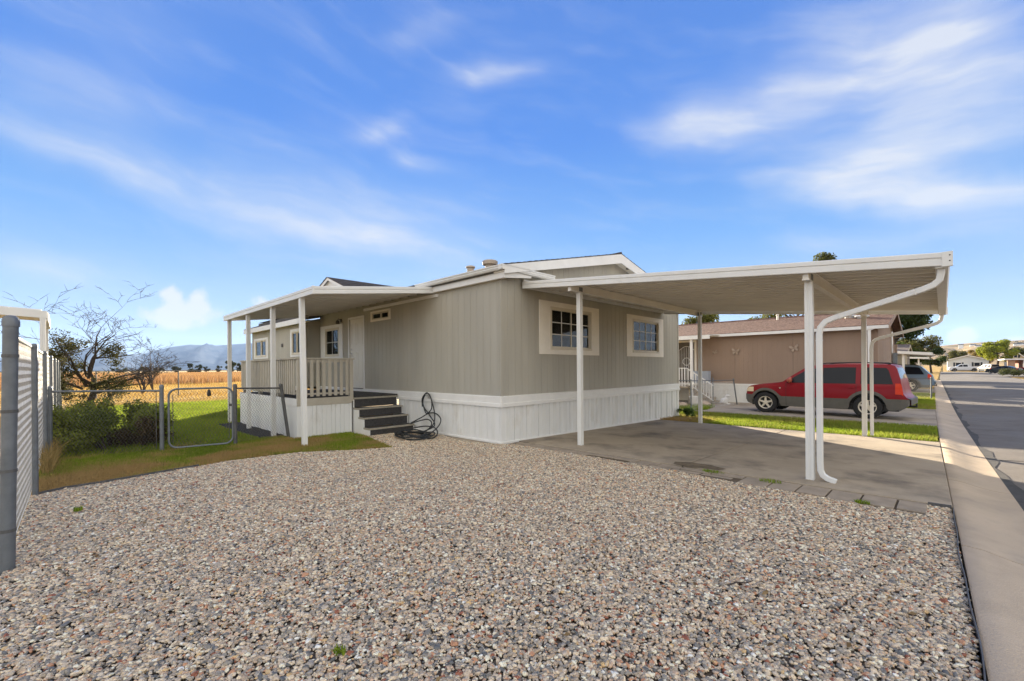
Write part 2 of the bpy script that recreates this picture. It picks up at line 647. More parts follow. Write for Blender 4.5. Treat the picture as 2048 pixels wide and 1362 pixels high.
# ------------------------------------------------------------------ ground, street, slabs
def build_ground():
    xa = np.concatenate([[-11000, -6000, -2500, -1000, -400, -150, -80], np.arange(-50, -4, 4.0), [-2, -1, -0.45, -0.05, 0.3, 2, 6, 12, 25, 50, 120, 300, 900, 2500, 6000, 11000]])
    ya = np.concatenate([[-11000, -4000, -1000, -300, -100, -40, -20], np.arange(-10, 40, 3.0), [50, 70, 100, 150, 220, 350, 600, 1200, 2500, 5000, 11000]])
    rows = []
    for y in ya:
        r = []
        for x in xa:
            t = min(1, max(0, (x + 0.45) / 0.4))
            r.append((x, y, g(y) - 0.025 - 0.16 * t))
        rows.append(r)
    MB().grid(rows).build('ground', M_ground, kind='structure', recalc=False)


build_ground()

# road: cambered asphalt reaching the cross street
def build_road():
    ys = [-8, 0, 6, 12, 18, 23, 30, 40, 60, 90, 120, 152]
    rows = []
    for y in ys:
        x0 = xs(y) + 0.55
        rows.append([(x0 + d, y, g(y) + z) for d, z in ((0, -0.075), (1.6, -0.04), (3.4, -0.015), (5.2, -0.04), (7.2, -0.085))])
    road = MB().grid(rows).build('road', M_asph, kind='structure', recalc=False)
    MB().grid([[(-60, 98, g(98) - 0.074), (40, 98, g(98) - 0.074)], [(-60, 151, g(98) - 0.07), (40, 151, g(98) - 0.07)]]).build('cross_street', M_asph, kind='structure', recalc=False)
    # patched seam along the gutter
    m = MB()
    ys2 = np.arange(2, 60, 0.7)
    rr = []
    for y in ys2:
        x0 = xs(y) + 0.56
        w = 0.10 + 0.05 * math.sin(y * 1.7) + 0.03 * math.sin(y * 4.1)
        rr.append([(x0 - 0.02, y, g(y) - 0.0705), (x0 + w, y, g(y) - 0.0655)])
    m.grid(rr).build('seam_patch', mat('tar_patch', (0.06, 0.058, 0.056), 0.9, 0.3, 6, 0.8, 90), road)
    # valley gutter in cast sections
    gt = thing('gutter', 'grey concrete street gutter with cast joints beside the road', 'gutter', (0, 0, 0))
    gt['kind'] = 'structure'
    y = -4.0
    while y < 70:
        ln = 3.05
        m = MB()
        a, b = y + 0.007, y + ln - 0.007
        rows = []
        for yy in (a, (a + b) / 2, b):
            x0 = xs(yy)
            rows.append([(x0, yy, g(yy) - 0.12), (x0, yy, g(yy) + 0.012), (x0 + 0.012, yy, g(yy) + 0.02), (x0 + 0.12, yy, g(yy) + 0.012), (x0 + 0.27, yy, g(yy) - 0.03),
                         (x0 + 0.42, yy, g(yy) - 0.062), (x0 + 0.56, yy, g(yy) - 0.066), (x0 + 0.56, yy, g(yy) - 0.12)])
        m.grid(rows)
        n = len(rows[0])
        m.f.append(tuple(range(n)))
        m.f.append(tuple(range(2 * n, 3 * n)))
        m.build('gutter_section', M_concg, gt, smooth=True, angle=50)
        y += ln


build_road()


def panel(x0, x1, y0, y1, zt, thick, material, name, parent, bevel=0.006, xe=None, n=3):
    """cast slab following the slope of the ground; xe(y) overrides the street-side edge"""
    m = MB()
    top, bot = [], []
    for i in range(n + 1):
        y = y0 + (y1 - y0) * i / n
        xr = xe(y) if xe else x1
        top.append([(x0, y, g(y) + zt), (xr, y, g(y) + zt)])
        bot.append([(x0, y, g(y) + zt - thick), (xr, y, g(y) + zt - thick)])
    vs, fs = [], []
    for i in range(n + 1):
        vs += top[i] + bot[i]
    for i in range(n):
        a, b = 4 * i, 4 * i + 4
        fs += [(a, a + 1, b + 1, b), (a + 2, b + 2, b + 3, a + 3), (a, b, b + 2, a + 2), (a + 1, a + 3, b + 3, b + 1)]
    fs += [(0, 2, 3, 1), (4 * n, 4 * n + 1, 4 * n + 3, 4 * n + 2)]
    m.add(vs, fs)
    return m.build(name, material, parent, bevel=bevel)


def build_drives():
    d = thing('driveway', 'shaded concrete driveway under the open white carport', 'driveway')
    d['kind'] = 'structure'
    e = lambda y: xs(y) - 0.006
    panel(-6.23, -2.815, 6.52, 9.655, 0.022, 0.12, M_conc, 'concrete_slab', d)
    panel(-2.797, 0, 6.52, 9.655, 0.022, 0.12, M_conc, 'concrete_slab', d, xe=e)
    panel(-6.23, -2.812, 9.672, 12.72, 0.022, 0.12, M_conc, 'concrete_slab', d)
    panel(-2.80, 0, 9.672, 12.72, 0.022, 0.12, M_conc, 'concrete_slab', d, xe=e)
    d2 = thing('driveway', 'neighbouring concrete driveway with the red car parked on it', 'driveway')
    d2['kind'] = 'structure'
    panel(-7.6, -3.6, 16.45, 19.4, 0.02, 0.12, M_conc, 'concrete_slab', d2)
    panel(-3.588, 0, 16.45, 19.4, 0.02, 0.12, M_conc, 'concrete_slab', d2, xe=e)
    panel(-7.6, -3.6, 19.412, 24.0, 0.02, 0.12, M_conc, 'concrete_slab', d2)
    panel(-3.588, 0, 19.412, 24.0, 0.02, 0.12, M_conc, 'concrete_slab', d2, xe=e)
    d3 = thing('driveway', 'distant concrete driveway under the blue grey car', 'driveway')
    d3['kind'] = 'structure'
    panel(-8, 0, 37.2, 44, 0.02, 0.12, M_conc, 'concrete_slab', d3, xe=e)
    p = thing('paver_border', 'row of grey concrete pavers between gravel and driveway', 'pavers')
    p['kind'] = 'structure'
    x = -6.1
    k = 0
    while x < -0.2:
        w = 0.30 if x > -1.6 else random.uniform(0.34, 0.46)
        w = min(w, -0.115 - x)
        y1 = 6.505
        wob = random.uniform(-0.012, 0.012)
        yl = 6.04 + 0.03 * math.sin(k * 2.1) + (0.0 if x > -2 else 0.14)
        tz = random.uniform(-0.004, 0.008)
        if x > -2:
            panel(x + 0.010, x + w - 0.010, yl, y1 - 0.02, 0.012 + tz, 0.06, M_paver, 'paver', p, 0.005, n=1)
        else:
            ym = 6.33 + wob
            panel(x + 0.010, x + w - 0.010, ym + 0.010, y1 - 0.02, 0.008 + tz, 0.06, M_paver, 'paver', p, 0.005, n=1)
            panel(x - 0.1 + 0.010, x - 0.1 + w - 0.010, yl, ym - 0.010, 0.004 - tz, 0.06, M_paver, 'paver', p, 0.005, n=1)
        x += w
        k += 1
    # two stepping slabs at the back corner of the home
    s = thing('stepping_slab', 'weathered concrete slab lying at the rear corner of the beige home', 'slab', (-5.9, 13.6, g(13.6)))
    panel(-6.3, -5.55, 13.2, 14.0, 0.03, 0.06, M_paver, 'paver', s, n=1)


build_drives()

GRAVEL = [(-7.87, -0.25), (-8.0, 0.03), (-8.02, 0.36), (-8.19, 1.07), (-8.41, 1.95), (-8.31, 3.0), (-7.72, 3.87), (-7.52, 4.4), (-8.2, 4.52), (-8.72, 4.62), (-9.15, 4.72), (-9.15, 6.0),
          (-8.0, 5.98), (-7.2, 5.75), (-6.5, 5.85), (-6.15, 6.12), (-5.9, 6.18), (-4.3, 6.2), (-3.1, 6.17), (-1.95, 6.06), (-1.0, 6.02), (-0.13, 5.98), (-0.13, 6.5), (0.055, 6.5), (0.086, 5.0), (0.117, 3.5), (0.157, 1.5),
          (0.24, -2.5), (-4.9, -2.5), (-4.95, -0.3)]
sheet('gravel_bed', GRAVEL, -0.012, M_gbase, 0.4, kind='structure')
sheet('slab_bed', [(-6.35, 5.98), (-0.14, 5.95), (0.05, 6.5), (-0.07, 12.71), (-6.35, 12.71)], -0.001, M_soil, 0.6, kind='structure')
sheet('house_footing', [(-9.2, 5.6), (-7.2, 5.62), (-6.1, 5.7), (-6.05, 6.55), (-9.2, 6.3)], -0.004, M_conc, 0.6, kind='structure')
LAWN = [(-7.87, -0.25), (-8.0, 0.03), (-8.02, 0.36), (-8.19, 1.07), (-8.41, 1.95), (-8.31, 3.0), (-7.72, 3.87), (-7.52, 4.4), (-8.2, 4.52), (-8.72, 4.62), (-9.15, 4.72), (-9.96, 4.75), (-9.96, 3.5),
        (-14.3, 3.5), (-14.3, 5.6), (-20.7, 5.6), (-24.0, 8.2), (-28.0, 8.0), (-27.6, 4.5), (-27.0, 0.2), (-14, -0.15)]
sheet('lawn', LAWN, -0.008, M_lawn, 0.5, 0.03, kind='structure')
STRIP = [(-6.35, 12.73), (-0.075, 12.73), (-0.115, 16.44), (-7.6, 16.44), (-8.5, 17.2), (-8.5, 14.3), (-6.35, 14.3)]
sheet('lawn', STRIP, 0.002, M_lawn, 0.4, kind='structure')
STRIP2 = [(-2.6, 24.05), (-0.2, 24.05), (-0.34, 37.1), (-2.6, 37.1)]
sheet('lawn', STRIP2, 0.002, M_lawn, 0.5, kind='structure')
sheet('mulch_bed', [(-10.1, 3.56), (-10.35, 3.2), (-11.4, 2.98), (-12.6, 3.05), (-13.4, 2.92), (-14.5, 3.1), (-14.5, 3.56)], 0.006, M_mulch, 0.2, 0.05, kind='structure')
sheet('gravel_yard', [(-4.95, -0.33), (-4.9, -2.5), (-9, -7), (-18, -7), (-18, -0.22)], -0.012, M_gbase, 1.0, kind='structure')
sheet('garden_bed', [(-11.5, 17.3), (-6.9, 16.9), (-6.75, 21.7), (-7.65, 22.9), (-11.5, 22.9)], 0.0, M_soil, 0.6, kind='structure')


# pebbles: counted by nobody; scattered with geometry nodes over the bed
def gravel_nodes(name, poly, density, label, smin, smax, seed, zlift=0.004):
    bm = bmesh.new()
    f = bm.faces.new([bm.verts.new((x, y, g(y) + zlift)) for x, y in poly])
    bmesh.ops.triangulate(bm, faces=[f])
    for fc in bm.faces:
        fc.normal_update()
        if fc.normal.z < 0:
            fc.normal_flip()
    me = bpy.data.meshes.new(name)
    bm.to_mesh(me)
    bm.free()
    o = bpy.data.objects.new(name, me)
    finish(o, None, label, 'gravel', kind='stuff')
    me.materials.append(M_peb)
    ng = bpy.data.node_groups.new(name, 'GeometryNodeTree')
    ng.interface.new_socket('Geometry', in_out='INPUT', socket_type='NodeSocketGeometry')
    ng.interface.new_socket('Geometry', in_out='OUTPUT', socket_type='NodeSocketGeometry')
    N, L = ng.nodes, ng.links
    gi, go = N.new('NodeGroupInput'), N.new('NodeGroupOutput')
    dist = N.new('GeometryNodeDistributePointsOnFaces')
    dist.distribute_method = 'RANDOM'
    dist.inputs['Density'].default_value = density
    dist.inputs['Seed'].default_value = seed
    L.new(gi.outputs[0], dist.inputs[0])
    gi2 = N.new('GeometryNodeGeometryToInstance')
    for k in range(7):
        ico = N.new('GeometryNodeMeshIcoSphere')
        ico.inputs['Radius'].default_value = 0.5
        ico.inputs['Subdivisions'].default_value = 3 if k < 5 else 2
        pos = N.new('GeometryNodeInputPosition')
        nz = N.new('ShaderNodeTexNoise')
        nz.inputs['Scale'].default_value = 1.5 + 0.25 * k
        nz.inputs['Detail'].default_value = 1.5
        va = N.new('ShaderNodeVectorMath')
        va.operation = 'ADD'
        va.inputs[1].default_value = (k * 7.3, k * 3.1, k * 5.7)
        L.new(pos.outputs[0], va.inputs[0])
        L.new(va.outputs[0], nz.inputs['Vector'])
        sb = N.new('ShaderNodeVectorMath')
        sb.operation = 'SUBTRACT'
        sb.inputs[1].default_value = (0.5, 0.5, 0.5)
        L.new(nz.outputs['Color'], sb.inputs[0])
        scl = N.new('ShaderNodeVectorMath')
        scl.operation = 'SCALE'
        scl.inputs['Scale'].default_value = 0.85
        L.new(sb.outputs[0], scl.inputs[0])
        sp = N.new('GeometryNodeSetPosition')
        L.new(ico.outputs[0], sp.inputs['Geometry'])
        L.new(scl.outputs[0], sp.inputs['Offset'])
        tr = N.new('GeometryNodeTransform')
        tr.inputs['Scale'].default_value = [(1.25, 0.85, 0.6), (1.0, 0.9, 0.7), (1.5, 0.8, 0.5), (1.1, 1.0, 0.55), (0.9, 0.8, 0.75), (1.35, 0.7, 0.62), (1.0, 0.75, 0.6)][k]
        L.new(sp.outputs[0], tr.inputs['Geometry'])
        ssm = N.new('GeometryNodeSetShadeSmooth')
        L.new(tr.outputs[0], ssm.inputs[0])
        smt = N.new('GeometryNodeSetMaterial')
        smt.inputs['Material'].default_value = M_peb
        L.new(ssm.outputs[0], smt.inputs[0])
        L.new(smt.outputs[0], gi2.inputs[0])
    inst = N.new('GeometryNodeInstanceOnPoints')
    inst.inputs['Pick Instance'].default_value = True
    L.new(dist.outputs[0], inst.inputs['Points'])
    L.new(gi2.outputs[0], inst.inputs['Instance'])
    ri = N.new('FunctionNodeRandomValue')
    ri.data_type = 'INT'
    ri.inputs[4].default_value = 0
    ri.inputs[5].default_value = 6
    ri.inputs['Seed'].default_value = seed + 5
    L.new(ri.outputs[2], inst.inputs['Instance Index'])
    rr = N.new('FunctionNodeRandomValue')
    rr.data_type = 'FLOAT_VECTOR'
    rr.inputs[0].default_value = (-0.45, -0.45, 0)
    rr.inputs[1].default_value = (0.45, 0.45, 6.283)
    L.new(rr.outputs[0], inst.inputs['Rotation'])
    rs = N.new('FunctionNodeRandomValue')
    rs.data_type = 'FLOAT'
    rs.inputs[2].default_value = 0
    rs.inputs[3].default_value = 1
    rs.inputs['Seed'].default_value = seed + 9
    pw = N.new('ShaderNodeMath')
    pw.operation = 'POWER'
    pw.inputs[1].default_value = 1.9
    L.new(rs.outputs[1], pw.inputs[0])
    mr = N.new('ShaderNodeMapRange')
    mr.inputs[3].default_value = smin
    mr.inputs[4].default_value = smax
    L.new(pw.outputs[0], mr.inputs[0])
    L.new(mr.outputs[0], inst.inputs['Scale'])
    jn = N.new('GeometryNodeJoinGeometry')
    L.new(inst.outputs[0], jn.inputs[0])
    L.new(jn.outputs[0], go.inputs[0])
    md = o.modifiers.new('scatter', 'NODES')
    md.node_group = ng
    return o


def pebble_mat():
    m, N, L, b = node_mat('pebble')
    oi = N.new('ShaderNodeObjectInfo')
    rp = N.new('ShaderNodeValToRGB')
    cr = rp.color_ramp
    cr.interpolation = 'CONSTANT'
    cols = [(0.0, (0.565, 0.461, 0.34)), (0.1, (0.397, 0.33, 0.249)), (0.2, (0.674, 0.562, 0.416)), (0.29, (0.454, 0.347, 0.242)), (0.37, (0.305, 0.276, 0.229)), (0.46, (0.745, 0.616, 0.436)), (0.54, (0.2, 0.187, 0.167)), (0.61, (0.604, 0.431, 0.29)), (0.68, (0.5, 0.427, 0.334)), (0.75, (0.144, 0.146, 0.143)), (0.8, (0.798, 0.754, 0.583)), (0.86, (0.527, 0.279, 0.159)), (0.9, (0.37, 0.33, 0.284)), (0.94, (0.297, 0.111, 0.064)), (0.962, (0.81, 0.791, 0.714)), (0.98, (0.63, 0.444, 0.228))]
    while len(cr.elements) < len(cols):
        cr.elements.new(0.5)
    for e, (p, c) in zip(cr.elements, cols):
        e.position = p
        e.color = (*c, 1)
    L.new(oi.outputs['Random'], rp.inputs[0])
    tc = N.new('ShaderNodeTexCoord')
    nz = N.new('ShaderNodeTexNoise')
    nz.inputs['Scale'].default_value = 5
    nz.inputs['Detail'].default_value = 6
    L.new(tc.outputs['Object'], nz.inputs['Vector'])
    mr = N.new('ShaderNodeMapRange')
    mr.inputs[1].default_value = 0.3
    mr.inputs[2].default_value = 0.7
    mr.inputs[3].default_value = 0.75
    mr.inputs[4].default_value = 1.2
    L.new(nz.outputs[0], mr.inputs[0])
    mx = N.new('ShaderNodeVectorMath')
    mx.operation = 'SCALE'
    L.new(rp.outputs[0], mx.inputs[0])
    L.new(mr.outputs[0], mx.inputs['Scale'])
    L.new(mx.outputs[0], b.inputs['Base Color'])
    b.inputs['Roughness'].default_value = 0.62
    b.inputs['Specular IOR Level'].default_value = 0.35
    return m


M_peb = pebble_mat()
gravel_nodes('gravel', GRAVEL, 5200, 'mixed tan grey and rust river gravel covering the front yard', 0.011, 0.031, 3)
gravel_nodes('gravel', GRAVEL, 70, 'larger stones scattered through the front yard gravel', 0.030, 0.048, 21)
gravel_nodes('gravel', [(-4.95, -0.36), (-4.9, -2.2), (-8, -4), (-13, -4), (-13, -0.28)], 900, 'gravel on the far side of the tall fence', 0.02, 0.045, 8)


# ------------------------------------------------------------------ grass
def blades(name, poly, n, hmin, hmax, w, label, colf, cat='grass', zoff=0.0, parent=None, lean=0.5, material=None):
    P = np.array(poly)
    lo, hi = P.min(0), P.max(0)
    pts = np.zeros((0, 2))
    while len(pts) < n:
        q = RNG.uniform(lo, hi, (n * 2, 2))
        pts = np.vstack([pts, q[inpoly(q, poly)]])
    pts = pts[:n]
    z = np.interp(pts[:, 1], [6.0, 18.0, 23.0], [0.0, -0.235, -0.29]) + zoff
    h = RNG.uniform(hmin, hmax, n)
    a = RNG.uniform(0, 2 * np.pi, n)
    la = RNG.uniform(0, 2 * np.pi, n)
    ln = RNG.uniform(0.05, lean, n) * h
    ww = w * RNG.uniform(0.6, 1.3, n)
    dx, dy = np.cos(a) * ww, np.sin(a) * ww
    V = np.zeros((n, 5, 3))
    mx_, my_ = pts[:, 0] + np.cos(la) * ln * 0.35, pts[:, 1] + np.sin(la) * ln * 0.35
    V[:, 0] = np.stack([pts[:, 0] - dx, pts[:, 1] - dy, z - 0.006], 1)
    V[:, 1] = np.stack([pts[:, 0] + dx, pts[:, 1] + dy, z - 0.006], 1)
    V[:, 2] = np.stack([mx_ + dx * 0.8, my_ + dy * 0.8, z + h * 0.6], 1)
    V[:, 3] = np.stack([mx_ - dx * 0.8, my_ - dy * 0.8, z + h * 0.6], 1)
    V[:, 4] = np.stack([pts[:, 0] + np.cos(la) * ln, pts[:, 1] + np.sin(la) * ln, z + h], 1)
    b = np.arange(n)[:, None] * 5
    F = np.concatenate([b + np.array([[0, 1, 2]]), b + np.array([[0, 2, 3]]), b + np.array([[3, 2, 4]])], 0)
    c = colf(pts)
    C = np.repeat(c[:, None, :], 5, 1).reshape(-1, 3)
    return np_mesh(name, V.reshape(-1, 3), F, material or M_leaf, C, parent, label=label, cat=cat if parent is None else None, kind='stuff')


def vnoise(p, sc, seed=0):
    r = np.random.default_rng(seed)
    s = np.zeros(len(p))
    for k in range(6):
        d = r.normal(size=2)
        d *= sc * (1 + 0.6 * k) / np.linalg.norm(d)
        s += np.sin(p @ d + r.uniform(0, 6.28)) / (1 + 0.4 * k)
    return s / 2.6


GREEN1 = np.array([0.13, 0.20, 0.018])
GREEN2 = np.array([0.27, 0.36, 0.03])
STRAWC = np.array([0.40, 0.27, 0.11])


def mixcol(t, a, b):
    t = np.clip(t, 0, 1)[:, None]
    return a * (1 - t) + b * t


def lawn_col(p):
    c = mixcol(0.5 + 0.4 * vnoise(p, 1.3, 2) + RNG.normal(0, .25, len(p)), GREEN1, GREEN2)
    # thin dry turf towards the gravel and the fence corner
    dry = np.clip((p[:, 0] + 10.6) / 1.6, 0, 1) * 0.50 + 0.75 * np.clip(vnoise(p, 3.4, 17), -.3, 1) * (p[:, 0] > -10.7) + 0.30 * np.abs(vnoise(p, 6.5, 31)) * (p[:, 0] > -11) + np.clip(1 - np.hypot(p[:, 0] + 8.7, p[:, 1] - 0.1) / 1.3, 0, 1) * 1.1 + 0.62 * vnoise(p, 1.9, 5) * (p[:, 0] > -11)
    dry = np.maximum(dry, np.clip((-24.5 - p[:, 0]) / 1.5, 0, 1))
    return mixcol(dry + RNG.normal(0, .22, len(p)), c, STRAWC * 1.05)


blades('grass', [p for p in LAWN if p[0] > -10.6][:13] + [(-10.6, 3.45), (-10.6, -0.2)], 60000, 0.02, 0.06, 0.0045, 'thin half dry grass between the gravel and the low fence', lawn_col)
blades('grass', [(-10.6, -0.2), (-10.6, 3.0), (-14.3, 2.95), (-14.5, 5.5), (-20.7, 5.5), (-24, 8.1), (-28.0, 8.0), (-27.6, 4.5), (-27.0, 0.2)], 120000, 0.03, 0.075, 0.006, 'bright green lawn behind the low gate', lawn_col)


def strip_col(p):
    c = mixcol(0.6 + 0.4 * vnoise(p, 2.0, 9) + RNG.normal(0, .25, len(p)), GREEN1, GREEN2)
    dry = np.clip((-4.6 - p[:, 0]) / 1.2, 0, 1) * np.clip((14.2 - p[:, 1]) / 1.2, 0, 1)
    return mixcol(dry * 0.9 + 0.18 + 0.3 * vnoise(p, 1.1, 3) + RNG.normal(0, .15, len(p)), c, STRAWC)


blades('grass', STRIP, 60000, 0.03, 0.10, 0.005, 'sunlit grass strip between the two driveways', strip_col, zoff=0.002)
blades('grass', STRIP2, 26000, 0.04, 0.10, 0.009, 'small grass patch beyond the parked red car', strip_col, zoff=0.002)


def straw_col(p):
    return mixcol(0.5 + 0.5 * vnoise(p, 0.35, 4) + RNG.normal(0, .2, len(p)), np.array([0.42, 0.26, 0.07]), np.array([0.56, 0.41, 0.15]))


def crop_col(p):
    return mixcol(0.5 + 0.5 * vnoise(p, 0.08, 4) + RNG.normal(0, .2, len(p)), np.array([0.34, 0.19, 0.085]), np.array([0.48, 0.30, 0.13]))


blades('stubble', [(-27.5, -4), (-27.8, 8), (-24, 8.2), (-33, 24), (-75, 38), (-75, -8)], 70000, 0.05, 0.22, 0.014, 'golden cut stubble in the open field', straw_col, 'field', material=M_straw, lean=1.0)
blades('tall_crop', [(-52, -6), (-60, 12), (-86, 26), (-130, 70), (-230, 90), (-230, -20), (-60, -14)], 90000, 0.85, 1.2, 0.05, 'tall rusty tan crop standing across the field', crop_col, 'crop', material=M_straw, lean=0.3)

# ------------------------------------------------------------------ walls with real grooves and openings
def PE(X0):   # wall facing +X: u runs along Y, d outwards
    return lambda u, d, z: (X0 + d, u, z)


def PW(X0):   # wall facing -X
    return lambda u, d, z: (X0 - d, u, z)


def PF(Y0):   # wall facing -Y: u runs along X
    return lambda u, d, z: (u, Y0 - d, z)


def PB(Y0):
    return lambda u, d, z: (u, Y0 + d, z)


def pbox(m, P, u0, u1, d0, d1, z0, z1, z1b=None, z0b=None):
    zb = z1 if z1b is None else z1b
    za = z0 if z0b is None else z0b
    return m.hexa([P(u0, d0, z0), P(u1, d0, za), P(u1, d1, za), P(u0, d1, z0), P(u0, d0, z1), P(u1, d0, zb), P(u1, d1, zb), P(u0, d1, z1)])


def groove_wall(P, u0, u1, zb, zt, material, parent, name, pattern, panel_w, openings=(), thick=0.05, gap=0.0028):
    """sheets of vertical boards; pattern = list of (width, depth) repeated; zb/zt may be functions of u; openings = (u0,u1,z0,z1)"""
    zbf = zb if callable(zb) else (lambda u: zb)
    ztf = zt if callable(zt) else (lambda u: zt)
    cuts = []
    u = u0
    k = 0
    while u < u1 - 1e-6:
        w, d = pattern[k % len(pattern)]
        e = min(u + w, u1)
        cuts.append((u, e, d))
        u = e
        k += 1
    ou = sorted({v for o in openings for v in o[:2]})
    pan = sorted({u0 + i * panel_w for i in range(1, int((u1 - u0) / panel_w) + 2)})
    panels = {}
    for a, b, d in cuts:
        br = [a] + [v for v in ou + pan if a + 1e-4 < v < b - 1e-4] + [b]
        br.sort()
        for s, e in zip(br, br[1:]):
            mid = (s + e) / 2
            idx = int((mid - u0) / panel_w)
            m = panels.setdefault(idx, MB())
            pl, pr = u0 + idx * panel_w, u0 + (idx + 1) * panel_w
            s2 = s + gap if abs(s - pl) < 1e-4 else s
            e2 = e - gap if abs(e - pr) < 1e-4 else e
            spans = []
            lo = None
            hit = [o for o in openings if o[0] < mid < o[1]]
            if not hit:
                spans = [('b', 't')]
            else:
                hit.sort(key=lambda o: o[2])
                prev = 'b'
                for o in hit:
                    spans.append((prev, o[2]))
                    prev = o[3]
                spans.append((prev, 't'))
            for za, zc in spans:
                zl0, zl1 = (zbf(s2), zbf(e2)) if za == 'b' else (za, za)
                zh0, zh1 = (ztf(s2), ztf(e2)) if zc == 't' else (zc, zc)
                if zh0 - zl0 < 0.01:
                    continue
                pbox(m, P, s2, e2, -thick, d, zl0, zh0, zh1, zl1)
    for m in panels.values():
        m.build(name, material, parent)


T111 = [(0.1972, 0.0), (0.006, -0.004)]
SKIRT = [(0.13, 0.0), (0.012, 0.010), (0.03, 0.0), (0.012, 0.010), (0.03, 0.0), (0.012, 0.010), (0.13, 0.0), (0.016, -0.010)]


def window(P, parent, o, i, trim_mat, cols=2, rows=3, sashes=2, label=None, curtain=True, grid=True, b=0.045, q=0.03):
    """o outer trim rectangle, i glazed unit (u0,u1,z0,z1)"""
    m = MB()
    t0, t1 = 0.0015, 0.022
    pbox(m, P, o[0], o[1], t0, t1, i[3], o[3])
    pbox(m, P, o[0], o[1], t0, t1, o[2], i[2])
    pbox(m, P, o[0], i[0], t0, t1, i[2], i[3])
    pbox(m, P, i[1], o[1], t0, t1, i[2], i[3])
    w = m.build('window', trim_mat, parent, bevel=0.003, label=label)
    fr = MB()
    pbox(fr, P, i[0], i[1], -0.05, 0.030, i[3] - b, i[3])
    pbox(fr, P, i[0], i[1], -0.05, 0.034, i[2], i[2] + b)
    pbox(fr, P, i[0], i[0] + b, -0.05, 0.030, i[2] + b, i[3] - b)
    pbox(fr, P, i[1] - b, i[1], -0.05, 0.030, i[2] + b, i[3] - b)
    fr.build('frame', M_vinyl, w, bevel=0.003)
    gu0, gu1, gz0, gz1 = i[0] + b, i[1] - b, i[2] + b, i[3] - b
    sw = (gu1 - gu0) / sashes
    for s in range(sashes):
        a, e = gu0 + s * sw, gu0 + (s + 1) * sw
        dd = 0.004 if s % 2 == 0 else -0.022
        st = MB()
        pbox(st, P, a, a + q, dd - 0.02, dd + 0.006, gz0, gz1)
        pbox(st, P, e - q, e, dd - 0.02, dd + 0.006, gz0, gz1)
        pbox(st, P, a + q, e - q, dd - 0.02, dd + 0.006, gz0, gz0 + q)
        pbox(st, P, a + q, e - q, dd - 0.02, dd + 0.006, gz1 - q, gz1)
        st.build('sash', M_vinyl, w)
        ps = MB()
        pbox(ps, P, a + q, e - q, dd - 0.012, dd - 0.006, gz0 + q, gz1 - q)
        ps.build('pane', M_glass, w)
        if grid:
            mu = MB()
            for c in range(1, cols):
                x = a + q + (e - a - 2 * q) * c / cols
                pbox(mu, P, x - 0.009, x + 0.009, dd - 0.005, dd + 0.003, gz0 + q, gz1 - q)
            for r in range(1, rows):
                z = gz0 + q + (gz1 - gz0 - 2 * q) * r / rows
                pbox(mu, P, a + q, e - q, dd - 0.0052, dd + 0.0035, z - 0.009, z + 0.009)
            mu.build('muntin', M_white, w)
    if curtain:
        cu = MB()
        z = gz1
        while z > gz0 + (gz1 - gz0) * curtain * 0.999 and z > gz0:
            pbox(cu, P, gu0, gu1, -0.115, -0.09, z - 0.045, z - 0.004)
            z -= 0.05
        if cu.v:
            cu.build('blind', mat('blind', (0.45, 0.42, 0.36), 0.7, 0.05, 3), w)
    return w


# ------------------------------------------------------------------ the beige home
HX, HY0, HY1 = -6.22, 6.06, 14.2
BX, BY = -14.85, 5.60          # bump-out
HXL = -20.6
RIDGE_Y, RIDGE_Z, PITCH = 10.2, 4.44, 0.2245


def roof_z(y):
    return RIDGE_Z - PITCH * abs(y - RIDGE_Y)


